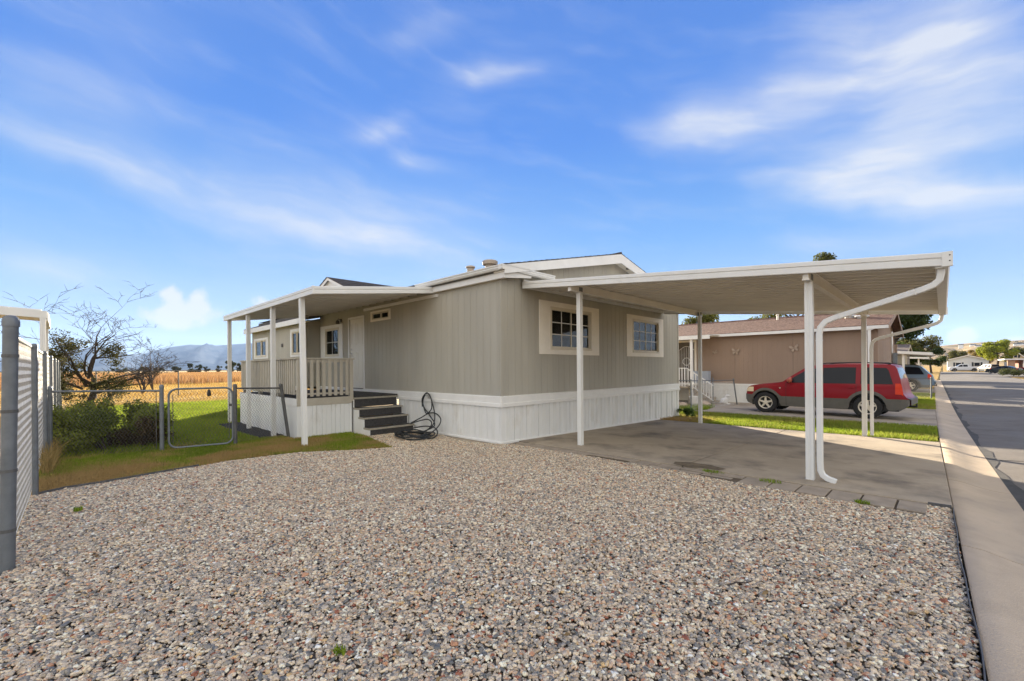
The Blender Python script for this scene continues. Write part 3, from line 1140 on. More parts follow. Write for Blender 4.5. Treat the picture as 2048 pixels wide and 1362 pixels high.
def build_home():
    h = thing('mobile_home', 'beige single storey mobile home with white skirting and low gable roof', 'house', (HX, HY0, 0))
    E, F = PE(HX), PF(HY0)
    w1o, w1i = (7.21, 9.51, 1.79, 2.967), (7.576, 9.174, 1.90, 2.853)
    w2o, w2i = (10.88, 13.10, 1.79, 2.960), (11.20, 12.80, 1.90, 2.853)
    gw = lambda P, u0, u1, zt, op=(): groove_wall(P, u0, u1, 0.93, zt, M_siding, h, 'siding_panel', T111, 1.219, op)
    gw(E, HY0 + 0.0, HY1, lambda y: roof_z(y) - 0.16, [w1i, w2i])
    kw_o, kw_i = (-14.77, -13.14, 1.82, 2.90), (-14.40, -13.40, 1.90, 2.80)
    sw_o, sw_i = (-11.39, -10.33, 2.80, 3.085), (-11.30, -10.42, 2.85, 3.035)
    dr = (-12.70, -11.83, 0.93, 2.97)
    gw(F, BX, HX - 0.052, 3.30, [kw_i, sw_i, dr])
    b1o, b1i = (-20.29, -18.56, 1.93, 2.75), (-20.12, -18.75, 2.0, 2.68)
    b2o, b2i = (-16.20, -15.10, 1.93, 2.88), (-16.05, -15.25, 2.0, 2.80)
    FB = PF(BY)
    gw(FB, HXL, BX, 3.10, [b1i, b2i])
    groove_wall(PE(BX), BY + 0.052, HY0 - 0.002, 0.93, 3.12, M_siding, h, 'siding_panel', T111, 1.219)
    gw(PW(HXL), BY + 0.002, HY1 - 0.002, lambda y: roof_z(y) - 0.2)
    gw(PB(HY1), HXL, HX - 0.052, 3.30)
    # corner boards
    m = MB()
    pbox(m, E, HY0 - 0.018, HY0 + 0.05, 0.001, 0.016, 0.93, 3.25)
    m.build('corner_board', M_siding, h)
    m = MB()
    pbox(m, E, HY1 - 0.06, HY1 + 0.015, 0.001, 0.016, 0.93, 3.3)
    m.build('corner_board', M_siding, h)
    # band between siding and skirting
    prof = [(0.0, 0.725), (0.052, 0.725), (0.052, 0.790), (0.036, 0.800), (0.036, 0.925), (0.012, 0.940), (0.0, 0.940)]
    MB().prism(prof, (HX, HY0 - 0.051, 0), (HX, HY1, 0), (1, 0, 0), (0, 0, 1)).build('band_trim', M_white, h)
    MB().prism(prof, (HX + 0.051, HY0, 0), (-9.9, HY0, 0), (0, -1, 0), (0, 0, 1)).build('band_trim', M_white, h)
    MB().prism(prof, (-9.902, HY0, 0), (BX, HY0, 0), (0, -1, 0), (0, 0, 1)).build('band_trim', M_white, h)
    MB().prism(prof, (BX + 0.05, BY, 0), (HXL, BY, 0), (0, -1, 0), (0, 0, 1)).build('band_trim', M_white, h)
    # skirting sheets following the falling ground
    sk = lambda P, u0, u1, zb: groove_wall(P, u0, u1, zb, 0.74, M_skirt, h, 'skirting_panel', SKIRT, 0.372, thick=0.012, gap=0.001)
    sk(PE(HX + 0.014), HY0 - 0.012, HY1, lambda y: g(y) + 0.015)
    sk(PF(HY0 - 0.014), -9.96, HX, -0.01)
    sk(PF(BY - 0.014), HXL, BX, -0.01)
    m = MB()
    m.prism([(0, 0), (0.028, 0), (0.028, 0.035), (0.006, 0.045), (0, 0.045)], (HX + 0.014, HY0 - 0.03, 0.0), (HX + 0.014, HY1, g(HY1) + 0.02), (1, 0, 0), (0, 0, 1))
    m.build('base_rail', M_white, h)
    MB().prism([(0, 0), (0.028, 0), (0.028, 0.035), (0.006, 0.045), (0, 0.045)], (HX + 0.04, HY0 - 0.014, 0.0), (-9.95, HY0 - 0.014, 0.0), (0, -1, 0), (0, 0, 1)).build('base_rail', M_white, h)
    # windows and door
    window(E, h, w1o, w1i, M_cream, curtain=0.0, label='cream framed sliding window nearest the front corner of the beige home')
    window(E, h, w2o, w2i, M_cream, curtain=0.0, label='cream framed sliding window nearest the rear corner of the beige home')
    window(F, h, kw_o, kw_i, M_white, cols=2, rows=2, sashes=1, curtain=0.0, label='porch window beside the entrance door')
    window(F, h, sw_o, sw_i, M_cream, grid=False, curtain=0.0, b=0.02, q=0.014, label='small high horizontal window right of the entrance door')
    window(FB, h, b1o, b1i, M_white, grid=False, curtain=0.55, label='wide window at the far end of the porch side')
    window(FB, h, b2o, b2i, M_white, grid=False, curtain=0.0, label='narrow window behind the porch posts')
    m = MB()
    for a, b, z0, z1 in ((-12.77, -12.70, 0.93, 3.03), (-11.83, -11.765, 0.93, 3.03), (-12.70, -11.83, 2.97, 3.03)):
        pbox(m, F, a, b, 0.0015, 0.02, z0, z1)
    d = m.build('door', M_white, h, label='white panel entrance door at the head of the steps')
    m = MB()
    pbox(m, F, -12.70, -11.83, -0.045, -0.012, 0.95, 2.97)
    m.build('door_leaf', M_door, d)
    for r, (a, b, z0, z1) in enumerate(((-12.60, -12.31, 2.2, 2.85), (-12.22, -11.93, 2.2, 2.85), (-12.60, -12.31, 1.15, 2.0), (-12.22, -11.93, 1.15, 2.0))):
        m = MB()
        pbox(m, F, a, b, -0.012, -0.003, z0, z0 + 0.03)
        pbox(m, F, a, b, -0.012, -0.003, z1 - 0.03, z1)
        pbox(m, F, a, a + 0.03, -0.012, -0.003, z0 + 0.03, z1 - 0.03)
        pbox(m, F, b - 0.03, b, -0.012, -0.003, z0 + 0.03, z1 - 0.03)
        m.build('door_panel', M_door, d)
    m = MB().lathe([(0.0, 0), (0.032, 0.0), (0.032, -0.008), (0.012, -0.012), (0.012, -0.04), (0.028, -0.05), (0.028, -0.07), (0.0, -0.078)], (-12.60, HY0 + 0.012, 1.955), 'y', 12)
    m.build('handle', M_steel, d, smooth=True)
    m = MB().lathe([(0.0, 0), (0.03, 0.0), (0.03, -0.018), (0.0, -0.022)], (-12.60, HY0 + 0.012, 2.075), 'y', 12)
    m.build('deadbolt', M_steel, d, smooth=True)
    m = MB()
    pbox(m, F, -12.70, -11.83, -0.04, 0.05, 0.925, 0.95)
    m.build('threshold', mat('threshold', (0.2, 0.19, 0.18), 0.5, 0.1, 8), d)
    m = MB()
    pbox(m, F, -13.29, -13.21, 0.001, 0.03, 2.95, 3.04)
    m.tube([(-13.25, HY0 - 0.03, 3.02), (-13.25, HY0 - 0.10, 3.04), (-13.25, HY0 - 0.12, 2.99)], 0.012, 6)
    m.lathe([(0.02, 0), (0.05, -0.02), (0.06, -0.10), (0.045, -0.12), (0.0, -0.12)], (-13.25, HY0 - 0.12, 3.0), 'z', 10)
    m.build('porch_lamp', M_galvd, h, label='small unlit wall lamp above the porch window')
    m = MB()
    pbox(m, FB, -17.08, -16.94, 0.001, 0.03, 2.31, 2.43)
    m.build('wall_plate', mat('plate', (0.10, 0.095, 0.085), 0.6, 0.2, 10), h)
    # inner room faces so that the windows look into something
    m = MB()
    m.box(HXL + 0.2, HX - 0.2, 6.3, 14.0, 0.80, 0.92)
    m.build('floor_deck', M_dark, h)
    m = MB()
    m.box(HX - 2.9, HX - 2.8, 6.3, 14.0, 0.92, 3.2)
    m.box(HXL + 0.3, HX - 3.0, 9.5, 9.6, 0.92, 3.2)
    m.build('inner_wall', mat('inner_wall', (0.30, 0.27, 0.23), 0.9, 0.1, 2), h)
    m = MB()
    m.box(HX - 2.0, HX - 0.9, 8.05, 9.3, 0.92, 1.98)
    m.build('room_sofa', mat('blue_fabric', (0.09, 0.14, 0.22), 0.9, 0.2, 6), h, bevel=0.06)
    # roof planes, made of shingle courses, and the boards under them
    xr, xl = -5.95, HXL - 0.3
    eave_y, eave_yr = 5.93, 14.5

    def courses(y_from, y_to, n, sgn, x0, x1, zf, mat_, nm):
        for i in range(n):
            ya, yb = y_from + (y_to - y_from) * i / n, y_from + (y_to - y_from) * (i + 1) / n
            m = MB()
            lift = 0.014
            za, zb = zf(ya), zf(yb)
            segs = 1
            m.hexa([(x0, ya, za), (x1, ya, za), (x1, yb + sgn * 0.02, zb - 0.008), (x0, yb + sgn * 0.02, zb - 0.008),
                    (x0, ya, za + lift + 0.005 * random.random()), (x1, ya, za + lift + 0.005 * random.random()), (x1, yb + sgn * 0.02, zb + 0.004), (x0, yb + sgn * 0.02, zb + 0.004)])
            m.build(nm, mat_, h)
    courses(eave_y, RIDGE_Y, 24, 1, xl, xr, roof_z, M_shing, 'shingle_course')
    courses(eave_yr, RIDGE_Y, 24, -1, xl, xr, roof_z, M_shing, 'shingle_course')
    MB().tube([(xl, RIDGE_Y, RIDGE_Z + 0.015), (xr, RIDGE_Y, RIDGE_Z + 0.015)], 0.035, 6).build('ridge_cap', M_shing, h)
    for sgn, ye in ((1, eave_y), (-1, eave_yr)):
        m = MB()
        ye2, zr, ze = ye, RIDGE_Z - 0.012, roof_z(ye) - 0.012
        m.hexa([(xr - 0.03, ye2, ze - 0.165), (xr, ye2, ze - 0.165), (xr, RIDGE_Y, zr - 0.235), (xr - 0.03, RIDGE_Y, zr - 0.235), (xr - 0.03, ye2, ze), (xr, ye2, ze), (xr, RIDGE_Y, zr), (xr - 0.03, RIDGE_Y, zr)])
        m.build('bargeboard', M_white, h)
        m = MB()
        m.hexa([(HX - 0.05, ye2, ze - 0.12), (xr - 0.032, ye2, ze - 0.12), (xr - 0.032, RIDGE_Y, zr - 0.15), (HX - 0.05, RIDGE_Y, zr - 0.15), (HX - 0.05, ye2, ze - 0.10), (xr - 0.032, ye2, ze - 0.10), (xr - 0.032, RIDGE_Y, zr - 0.13), (HX - 0.05, RIDGE_Y, zr - 0.13)])
        m.build('soffit', M_cream, h)
        m = MB()
        m.hexa([(xl, ye2, ze - 0.12), (HX - 0.06, ye2, ze - 0.12), (HX - 0.06, RIDGE_Y, zr - 0.15), (xl, RIDGE_Y, zr - 0.15), (xl, ye2, ze - 0.02), (HX - 0.06, ye2, ze - 0.02), (HX - 0.06, RIDGE_Y, zr - 0.02), (xl, RIDGE_Y, zr - 0.02)])
        m.build('roof_deck', M_dark, h)
    m = MB().lathe([(0.0, 0.0), (0.05, 0.0), (0.05, -0.03), (0.0, -0.03)], (-6.08, 10.75, roof_z(10.75) - 0.145), 'z', 12)
    m.build('soffit_lamp', M_black, h)
    # eave on the porch side: gutter above a fascia board, and their return round the corner
    gp = [(0, 0), (0.075, 0.0), (0.095, 0.035), (0.082, 0.055), (0.10, 0.075), (0.10, 0.095), (0.085, 0.097), (0.0, 0.097)]
    zt = 3.38
    MB().prism(gp, (-5.952, 5.945, zt), (-8.9, 5.945, zt), (0, -1, 0), (0, 0, 1)).build('gutter', M_alu, h)
    MB().prism(gp, (-6.05, 5.846, zt + 0.001), (-6.05, 7.46, zt - 0.004), (1, 0, 0), (0, 0, 1)).build('gutter_return', M_alu, h)
    m = MB()
    pbox(m, PF(5.985), -8.4, -6.0, 0, 0.03, 3.235, 3.378)
    m.build('fascia', M_white, h)
    m = MB()
    m.hexa([(-6.04, 5.985, 3.235), (-6.01, 5.985, 3.235), (-6.01, 6.75, 3.33), (-6.04, 6.75, 3.33), (-6.04, 5.985, 3.379), (-6.01, 5.985, 3.379), (-6.01, 6.75, 3.372), (-6.04, 6.75, 3.372)])
    m.build('fascia_return', M_white, h)
    m = MB()
    m.box(-8.4, -6.06, 5.99, 6.07, 3.24, 3.26)
    m.build('soffit', M_cream, h)
    m = MB()
    m.box(-11.75, -8.25, 6.02, 6.058, 3.135, 3.205)
    m.build('ledger_trim', M_white, h)
    # bump-out eave and the small front gable above it
    m = MB()
    pbox(m, PF(5.40), HXL - 0.35, BX + 0.42, 0, 0.025, 2.985, 3.155)
    m.build('fascia', M_white, h)
    m = MB()
    m.box(HXL - 0.33, BX + 0.40, 5.41, 5.62, 3.02, 3.04)
    m.build('soffit', M_cream, h)
    m = MB()
    m.hexa([(HXL - 0.35, 5.38, 3.158), (BX + 0.42, 5.38, 3.158), (BX + 0.42, 6.2, 3.45), (HXL - 0.35, 6.2, 3.45), (HXL - 0.35, 5.38, 3.178), (BX + 0.42, 5.38, 3.178), (BX + 0.42, 6.2, 3.47), (HXL - 0.35, 6.2, 3.47)])
    m.build('shingle_course', M_shing, h)
    # front gable: white face, dark shingles falling both ways
    cx, gy, gz, hw, gh = -13.45, 5.82, 4.31, 2.3, 0.86
    m = MB()
    m.add([(cx - hw, gy, gz - gh), (cx + hw, gy, gz - gh), (cx, gy, gz - 0.02), (cx - hw, gy + 0.1, gz - gh), (cx + hw, gy + 0.1, gz - gh), (cx, gy + 0.1, gz - 0.02)], [(0, 1, 2), (3, 5, 4), (0, 3, 4, 1), (1, 4, 5, 2), (2, 5, 3, 0)])
    m.build('front_gable', M_white, h, label='small white front gable above the porch roof')
    for sg in (-1, 1):
        m = MB()
        n = 9
        for i in range(n):
            t0, t1 = i / n, (i + 1) / n
            xa, xb = cx + sg * hw * 1.06 * (1 - t0), cx + sg * hw * 1.06 * (1 - t1)
            za, zb = gz - gh * 1.06 * (1 - t0), gz - gh * 1.06 * (1 - t1)
            m.hexa([(xa, gy - 0.12, za), (xa, 10.1, za), (xb, 10.1, zb), (xb, gy - 0.12, zb), (xa, gy - 0.12, za + 0.028), (xa, 10.1, za + 0.028), (xb, 10.1, zb + 0.012), (xb, gy - 0.12, zb + 0.012)])
        m.build('gable_roof', M_shing, h)
        m = MB()
        m.hexa([(cx + sg * hw * 1.06, gy - 0.10, gz - gh * 1.06 - 0.09), (cx + sg * hw * 1.06, gy - 0.08, gz - gh * 1.06 - 0.09), (cx, gy - 0.08, gz - 0.09), (cx, gy - 0.10, gz - 0.09),
                (cx + sg * hw * 1.06, gy - 0.10, gz - gh * 1.06 - 0.004), (cx + sg * hw * 1.06, gy - 0.08, gz - gh * 1.06 - 0.004), (cx, gy - 0.08, gz - 0.004), (cx, gy - 0.10, gz - 0.004)])
        m.build('bargeboard', M_white, h)
    # flue caps
    for x, y, r, zc, lab in ((-8.22, 7.0, 0.10, 3.985, 'slim'), (-7.52, 7.0, 0.145, 3.99, 'wide')):
        z0 = roof_z(y)
        m = MB()
        if lab == 'slim':
            m.lathe([(r * 0.85, z0 - 0.05), (r * 0.85, zc - 0.05), (r * 1.15, zc - 0.045), (r * 1.1, zc - 0.01), (r * 0.4, zc + 0.012), (0, zc + 0.015)], (x, y, 0), 'z', 16)
        else:
            m.lathe([(r * 0.8, z0 - 0.05), (r * 0.8, zc - 0.1), (r * 1.2, zc - 0.095), (r * 1.25, zc - 0.02), (r * 1.1, zc), (0, zc + 0.01)], (x, y, 0), 'z', 16)
        m.build('roof_vent', mat('vent_paint', (0.42, 0.36, 0.30), 0.7, 0.1, 8), h, smooth=True)


build_home()


# ------------------------------------------------------------------ patio cover over the porch
def alu_post(m, x, y, z0, z1, w=0.09, lean=(0, 0)):
    """square post with a shallow channel in each face"""
    a, c, t = w / 2, w * 0.12, 0.006
    prof = []
    for sx, sy in ((-1, -1), (1, -1), (1, 1), (-1, 1)):
        prof.append((sx * a, sy * a))
    pr = [(-a, -a), (-c, -a), (-c * 0.8, -a + t), (c * 0.8, -a + t), (c, -a), (a, -a), (a, -c), (a - t, -c * .8), (a - t, c * .8), (a, c), (a, a), (c, a), (c * .8, a - t), (-c * .8, a - t), (-c, a), (-a, a), (-a, c), (-a + t, c * .8), (-a + t, -c * .8), (-a, -c)]
    m.prism(pr, (x, y, z0), (x + lean[0], y + lean[1], z1), (1, 0, 0), (0, 1, 0))


FASC = [(0, 0), (0.022, 0.0), (0.026, 0.006), (0.026, 0.066), (0.017, 0.074), (0.017, 0.082), (0.030, 0.092), (0.030, 0.135), (0.024, 0.145), (0, 0.145)]


def build_porch_cover():
    c = thing('patio_cover', 'white aluminium porch roof on four slim posts', 'awning', (-8.35, 3.3, 0))
    XR, XL, YF, YB = -8.35, -14.72, 3.27, 6.05
    zf = lambda y: 2.90 + (y - YF) * 0.118
    n = 16
    w = (XR - XL - 0.04) / n
    for i in range(n):
        x0, x1 = XL + 0.02 + i * w, XL + 0.02 + (i + 1) * w
        m = MB()
        pr = [(0.0, 0.0), (0.0, 0.055), (0.012, 0.055), (0.016, 0.006), (0.05, 0.006), (0.06, 0.05), (w - 0.06, 0.05), (w - 0.05, 0.006), (w - 0.002, 0.006), (w - 0.002, 0.0), (w - 0.054, 0.0), (w - 0.064, 0.044), (0.064, 0.044), (0.054, 0.0)]
        m.prism(pr, (x0, YF + 0.03, zf(YF) + 0.045), (x0, YB, zf(YB) + 0.045), (1, 0, 0), (0, 0, 1))
        m.build('roof_pan', M_pan, c)
    k = 0.118
    MB().prism(FASC, (XL - 0.0, YF + 0.026, zf(YF)), (XR, YF + 0.026, zf(YF)), (0, -1, 0), (0, 0, 1)).build('fascia', M_alu, c, label='front gutter fascia of the porch roof')
    MB().prism(FASC, (XR, YF + 0.028, zf(YF)), (XR, YB, zf(YB)), (1, 0, 0), (0, 0, 1)).build('fascia', M_alu, c)
    MB().prism(FASC, (XL, YF + 0.028, zf(YF)), (XL, YB - 0.4, zf(YB - 0.4)), (-1, 0, 0), (0, 0, 1)).build('fascia', M_alu, c)
    m = MB()
    m.box(XR - 0.01, XR + 0.034, YF - 0.008, YF + 0.03, zf(YF) - 0.004, zf(YF) + 0.149)
    m.build('corner_cap', M_alu, c)
    for x, y, b, lean in ((-8.93, 3.33, -0.02, (-0.10, 0.0)), (-10.82, 3.36, -0.02, (0, 0)), (-12.69, 3.36, -0.02, (0, 0)), (-14.52, 3.37, -0.02, (0, 0))):
        m = MB()
        alu_post(m, x, y, b, zf(y) + 0.04, 0.088, lean)
        m.build('post', M_alu, c)


build_porch_cover()


# ------------------------------------------------------------------ porch deck, railings and steps
def build_deck():
    d = thing('porch_deck', 'raised porch deck with beige railings and white skirting', 'porch', (-9.95, 3.55, 0))
    X0, X1, Y0, Y1, ZT = -14.3, -9.95, 3.56, 6.0, 0.855
    n = 17
    w = (Y1 - Y0) / n
    for i in range(n):
        m = MB()
        m.box(X0 + 0.03, X1 - 0.03, Y0 + 0.03 + i * w, Y0 + 0.03 + (i + 1) * w - 0.004, ZT - 0.03, ZT + 0.004)
        m.build('deck_board', M_carpet, d)
    m = MB()
    m.box(X1 - 0.03, X1, Y0, 4.79, 0.70, 0.862)
    m.build('rim_trim', M_rail, d)
    m = MB()
    m.box(X0, X1 - 0.031, Y0, Y0 + 0.03, 0.70, 0.862)
    m.build('rim_trim', M_white, d)
    m = MB()
    m.box(X0, X0 + 0.03, Y0 + 0.031, Y1, 0.70, 0.862)
    m.build('rim_trim', M_white, d)
    SK = [(0.10, 0.0), (0.022, -0.010), (0.07, 0.006), (0.018, -0.006)]
    groove_wall(PE(X1 - 0.012), Y0 + 0.0, 4.79, -0.02, 0.70, M_skirt, d, 'skirting_panel', SK, 0.42, thick=0.012, gap=0.001)
    m = MB()
    groove_wall(PF(Y0 + 0.012), X0, X1 - 0.026, -0.02, 0.70, M_skirt, d, 'skirting_panel', [(1.2, 0.0), (0.012, -0.004)], 1.212, thick=0.012, gap=0.001)
    # side railing beside the steps
    RT = 1.755
    m = MB()
    m.box(X1 - 0.075, X1 + 0.015, Y0 - 0.02, 4.86, RT - 0.035, RT)
    m.build('hand_rail', M_rail, d, bevel=0.004)
    m = MB()
    m.box(X1 - 0.05, X1 - 0.012, Y0 + 0.11, 4.74, 0.935, 0.975)
    m.build('bottom_rail', M_rail, d, bevel=0.003)
    m = MB()
    m.box(X1 - 0.05, X1 - 0.012, Y0 + 0.11, 4.74, RT - 0.10, RT - 0.037)
    m.build('top_rail', M_rail, d, bevel=0.003)
    for y in (Y0 + 0.055, 4.785):
        m = MB()
        m.box(X1 - 0.085, X1 + 0.002, y - 0.044, y + 0.044, 0.75, RT - 0.036)
        m.build('rail_post', M_rail, d, bevel=0.004)
    nb = 8
    for i in range(nb):
        y = Y0 + 0.11 + (4.74 - Y0 - 0.11) * (i + 0.5) / nb
        m = MB()
        m.box(X1 - 0.011, X1 + 0.011, y - 0.035, y + 0.035, 0.90, RT - 0.04)
        m.build('baluster', M_rail, d, bevel=0.002)
    # front railing, slats set close together
    m = MB()
    m.box(X0 + 0.1, X1 - 0.077, Y0 - 0.02, Y0 + 0.07, RT - 0.033, RT + 0.002)
    m.build('hand_rail', M_rail, d, bevel=0.004)
    m = MB()
    m.box(X0 + 0.15, X1 - 0.12, Y0 + 0.03, Y0 + 0.065, RT - 0.10, RT - 0.035)
    m.box(X0 + 0.15, X1 - 0.12, Y0 + 0.03, Y0 + 0.065, 0.965, 1.0)
    m.build('slat_rail', M_rail, d)
    for x in (X0 + 0.12, -12.8, -11.4):
        m = MB()
        m.box(x - 0.044, x + 0.044, Y0 + 0.066, Y0 + 0.155, 0.86, RT - 0.036)
        m.build('rail_post', M_rail, d, bevel=0.004)
    x = X0 + 0.13
    while x < X1 - 0.16:
        m = MB()
        m.box(x, x + 0.085, Y0 + 0.008, Y0 + 0.029, 0.945, RT - 0.035)
        m.build('baluster', M_rail, d, bevel=0.002)
        x += 0.128
    # steps
    s = thing('porch_steps', 'four dark carpeted steps with pale nosings up to the porch', 'steps', (-9.5, 5.4, 0))
    YA, YC = 4.83, 5.99
    xe = [-9.95, -9.705, -9.455, -9.19]
    zz = [0.815, 0.58, 0.375, 0.155]
    for i in range(4):
        zb = zz[i + 1] if i < 3 else 0.0
        xb = xe[i - 1] if i else -10.25
        m = MB()
        m.box(xe[i] - 0.022, xe[i], YA + 0.02, YC - 0.02, zb + (0.012 if i < 3 else 0), zz[i] - 0.03)
        m.build('riser', M_carpet, s)
        m = MB()
        m.box(xb + 0.002, xe[i] - 0.004, YA + 0.004, YC - 0.004, zz[i] - 0.03, zz[i] + 0.004)
        m.build('tread', M_carpet, s)
        m = MB()
        m.box(xe[i] - 0.003, xe[i] + 0.022, YA - 0.006, YC, zz[i] - 0.032, zz[i] + 0.009)
        m.box(xb + 0.004, xe[i] - 0.004, YA - 0.012, YA + 0.003, zz[i] - 0.032, zz[i] + 0.008)
        m.build('nosing', M_nose, s, bevel=0.003)
    for y0, y1 in ((YA, YA + 0.02), (YC - 0.02, YC)):
        m = MB()
        prof = [(-10.1, -0.02), (-9.192, -0.02), (-9.192, 0.12), (-9.457, 0.12), (-9.457, 0.34), (-9.707, 0.34), (-9.707, 0.545), (-9.952, 0.545), (-9.952, 0.78), (-10.1, 0.78)]
        m.prism(prof, (0, y0 - 0.001, 0), (0, y1, 0), (1, 0, 0), (0, 0, 1))
        m.build('side_panel', M_white, s)


build_deck()


# ------------------------------------------------------------------ carport
def build_carport():
    c = thing('carport', 'white metal carport roof on slim posts attached to the beige home', 'carport', (-3, 9.8, 0))
    XA, XB, YN, YF_ = -6.19, 0.05, 6.65, 13.05
    zf = lambda x: 2.555 + (XB - x) * 0.0905      # fascia bottom
    n = 21
    w = (YF_ - YN - 0.02) / n
    for i in range(n):
        y0 = YN + 0.01 + i * w
        m = MB()
        pr = [(0.0, 0.0), (0.0, 0.06), (0.012, 0.06), (0.016, 0.006)]
        low = []
        nr = 1
        seg = (w - 0.02) / nr
        for k in range(nr):
            a = 0.018 + k * seg
            pr += [(a + 0.022, 0.006), (a + 0.034, 0.066), (a + seg - 0.034, 0.066), (a + seg - 0.022, 0.006)]
            low += [(a + 0.018, 0.0), (a + 0.026, 0.060), (a + seg - 0.034, 0.060), (a + seg - 0.026, 0.0)]
        pr += [(w - 0.001, 0.006), (w - 0.001, 0.0)] + low[::-1]
        m.prism(pr, (XA, y0, zf(XA) + 0.075), (XB - 0.02, y0, zf(XB) + 0.075), (0, 1, 0), (0, 0, 1))
        m.build('roof_pan', M_pan, c)
    MB().prism(FASC, (XA + 0.04, YN, zf(XA)), (XB, YN, zf(XB)), (0, -1, 0), (0, 0, 1)).build('fascia', M_alu, c, label='near edge fascia of the carport')
    MB().prism(FASC, (XA + 0.04, YF_, zf(XA)), (XB, YF_, zf(XB)), (0, 1, 0), (0, 0, 1)).build('fascia', M_alu, c)
    gpr = [(0, 0), (0.10, 0.0), (0.115, 0.03), (0.115, 0.14), (0.10, 0.146), (0.092, 0.146), (0.092, 0.02), (0.0, 0.02)]
    MB().prism(gpr, (XB - 0.10, YN + 0.002, zf(XB) - 0.012), (XB - 0.10, YF_ - 0.002, zf(XB) - 0.012), (1, 0, 0), (0, 0, 1)).build('street_gutter', M_alu, c)
    m = MB()
    m.box(XB - 0.05, XB + 0.036, YN - 0.034, YN + 0.01, zf(XB) - 0.006, zf(XB) + 0.150)
    m.box(XB - 0.05, XB + 0.036, YF_ - 0.01, YF_ + 0.034, zf(XB) - 0.006, zf(XB) + 0.150)
    m.build('corner_cap', M_alu, c)
    m = MB()
    for dz in (0.05, 0.11):
        m.lathe([(0, 0), (0.007, 0), (0.007, -0.004), (0, -0.006)], (XB + 0.012, YN - 0.034, zf(XB) + dz), 'y', 8)
    m.build('screw', M_black, c)
    m = MB()
    m.box(XA - 0.0, XA + 0.03, YN + 0.02, YF_ - 0.02, zf(XA) + 0.02, zf(XA) + 0.20)
    m.build('wall_ledger', M_alu, c)
    for xb in (-5.0, -1.25):
        z1 = zf(xb) + 0.072
        m = MB()
        pr = [(-0.04, -0.145), (0.04, -0.145), (0.04, -0.13), (0.033, -0.125), (0.033, -0.02), (0.04, -0.015), (0.04, 0), (-0.04, 0), (-0.04, -0.015), (-0.033, -0.02), (-0.033, -0.125), (-0.04, -0.13)]
        m.prism(pr, (xb, YN + 0.03, z1 - 0.004), (xb, YF_ - 0.06, z1 - 0.004), (1, 0, 0), (0, 0, 1))
        m.build('beam', M_pan, c)
    for x, y, w_ in ((-5.0, 7.0, 0.085), (-1.25, 6.88, 0.09), (-4.9, 12.62, 0.085), (-1.27, 12.72, 0.09)):
        m = MB()
        zt = zf(x) + 0.072 - 0.15
        alu_post(m, x, y, g(y) + 0.0, zt, w_)
        p = m.build('post', M_alu, c)
        m = MB()
        m.box(x - w_ * 0.42, x - w_ * 0.36, y - 0.055, y + 0.055, zt + 0.0, zt + 0.10)
        m.box(x + w_ * 0.36, x + w_ * 0.42, y - 0.055, y + 0.055, zt + 0.0, zt + 0.10)
        m.build('bracket', M_galv, p)
    zs = zf(XB)
    for yb, yp, gz, kick in ((6.74, 6.86, g(6.9), True), (12.93, 12.72, g(12.7), False)):
        P0 = [(-0.005, yb, zs + 0.0), (-0.005, yb, zs - 0.05), (-0.02, yb, zs - 0.13), (-0.07, yb, zs - 0.18), (-0.15, yb, zs - 0.215), (-0.98, yp, 2.10), (-1.07, yp, 2.06), (-1.125, yp, 1.99), (-1.14, yp, 1.90),
              (-1.14, yp, gz + 0.28), (-1.135, yp, gz + 0.16), (-1.11, yp, gz + 0.10), (-1.06, yp, gz + 0.065), (-0.97, yp - 0.01, gz + 0.04)]
        if not kick:
            P0 = P0[:10] + [(-1.14, yp, gz + 0.05)]
        m = MB()
        m.tube(P0, 0.046, 4, square=True)
        m.build('downspout', M_alu, c, smooth=False, bevel=0.008)
        m = MB()
        for i0, i1, t in ((4, 5, 0.08), (4, 5, 0.93), (8, 9, 0.05)):
            a, b = Vector(P0[i0]), Vector(P0[i1])
            u = (b - a).normalized()
            p = a.lerp(b, t)
            m.tube([p - u * 0.004, p + u * 0.004], 0.050, 4, square=True)
        m.build('downspout_seam', M_alu, c)


build_carport()


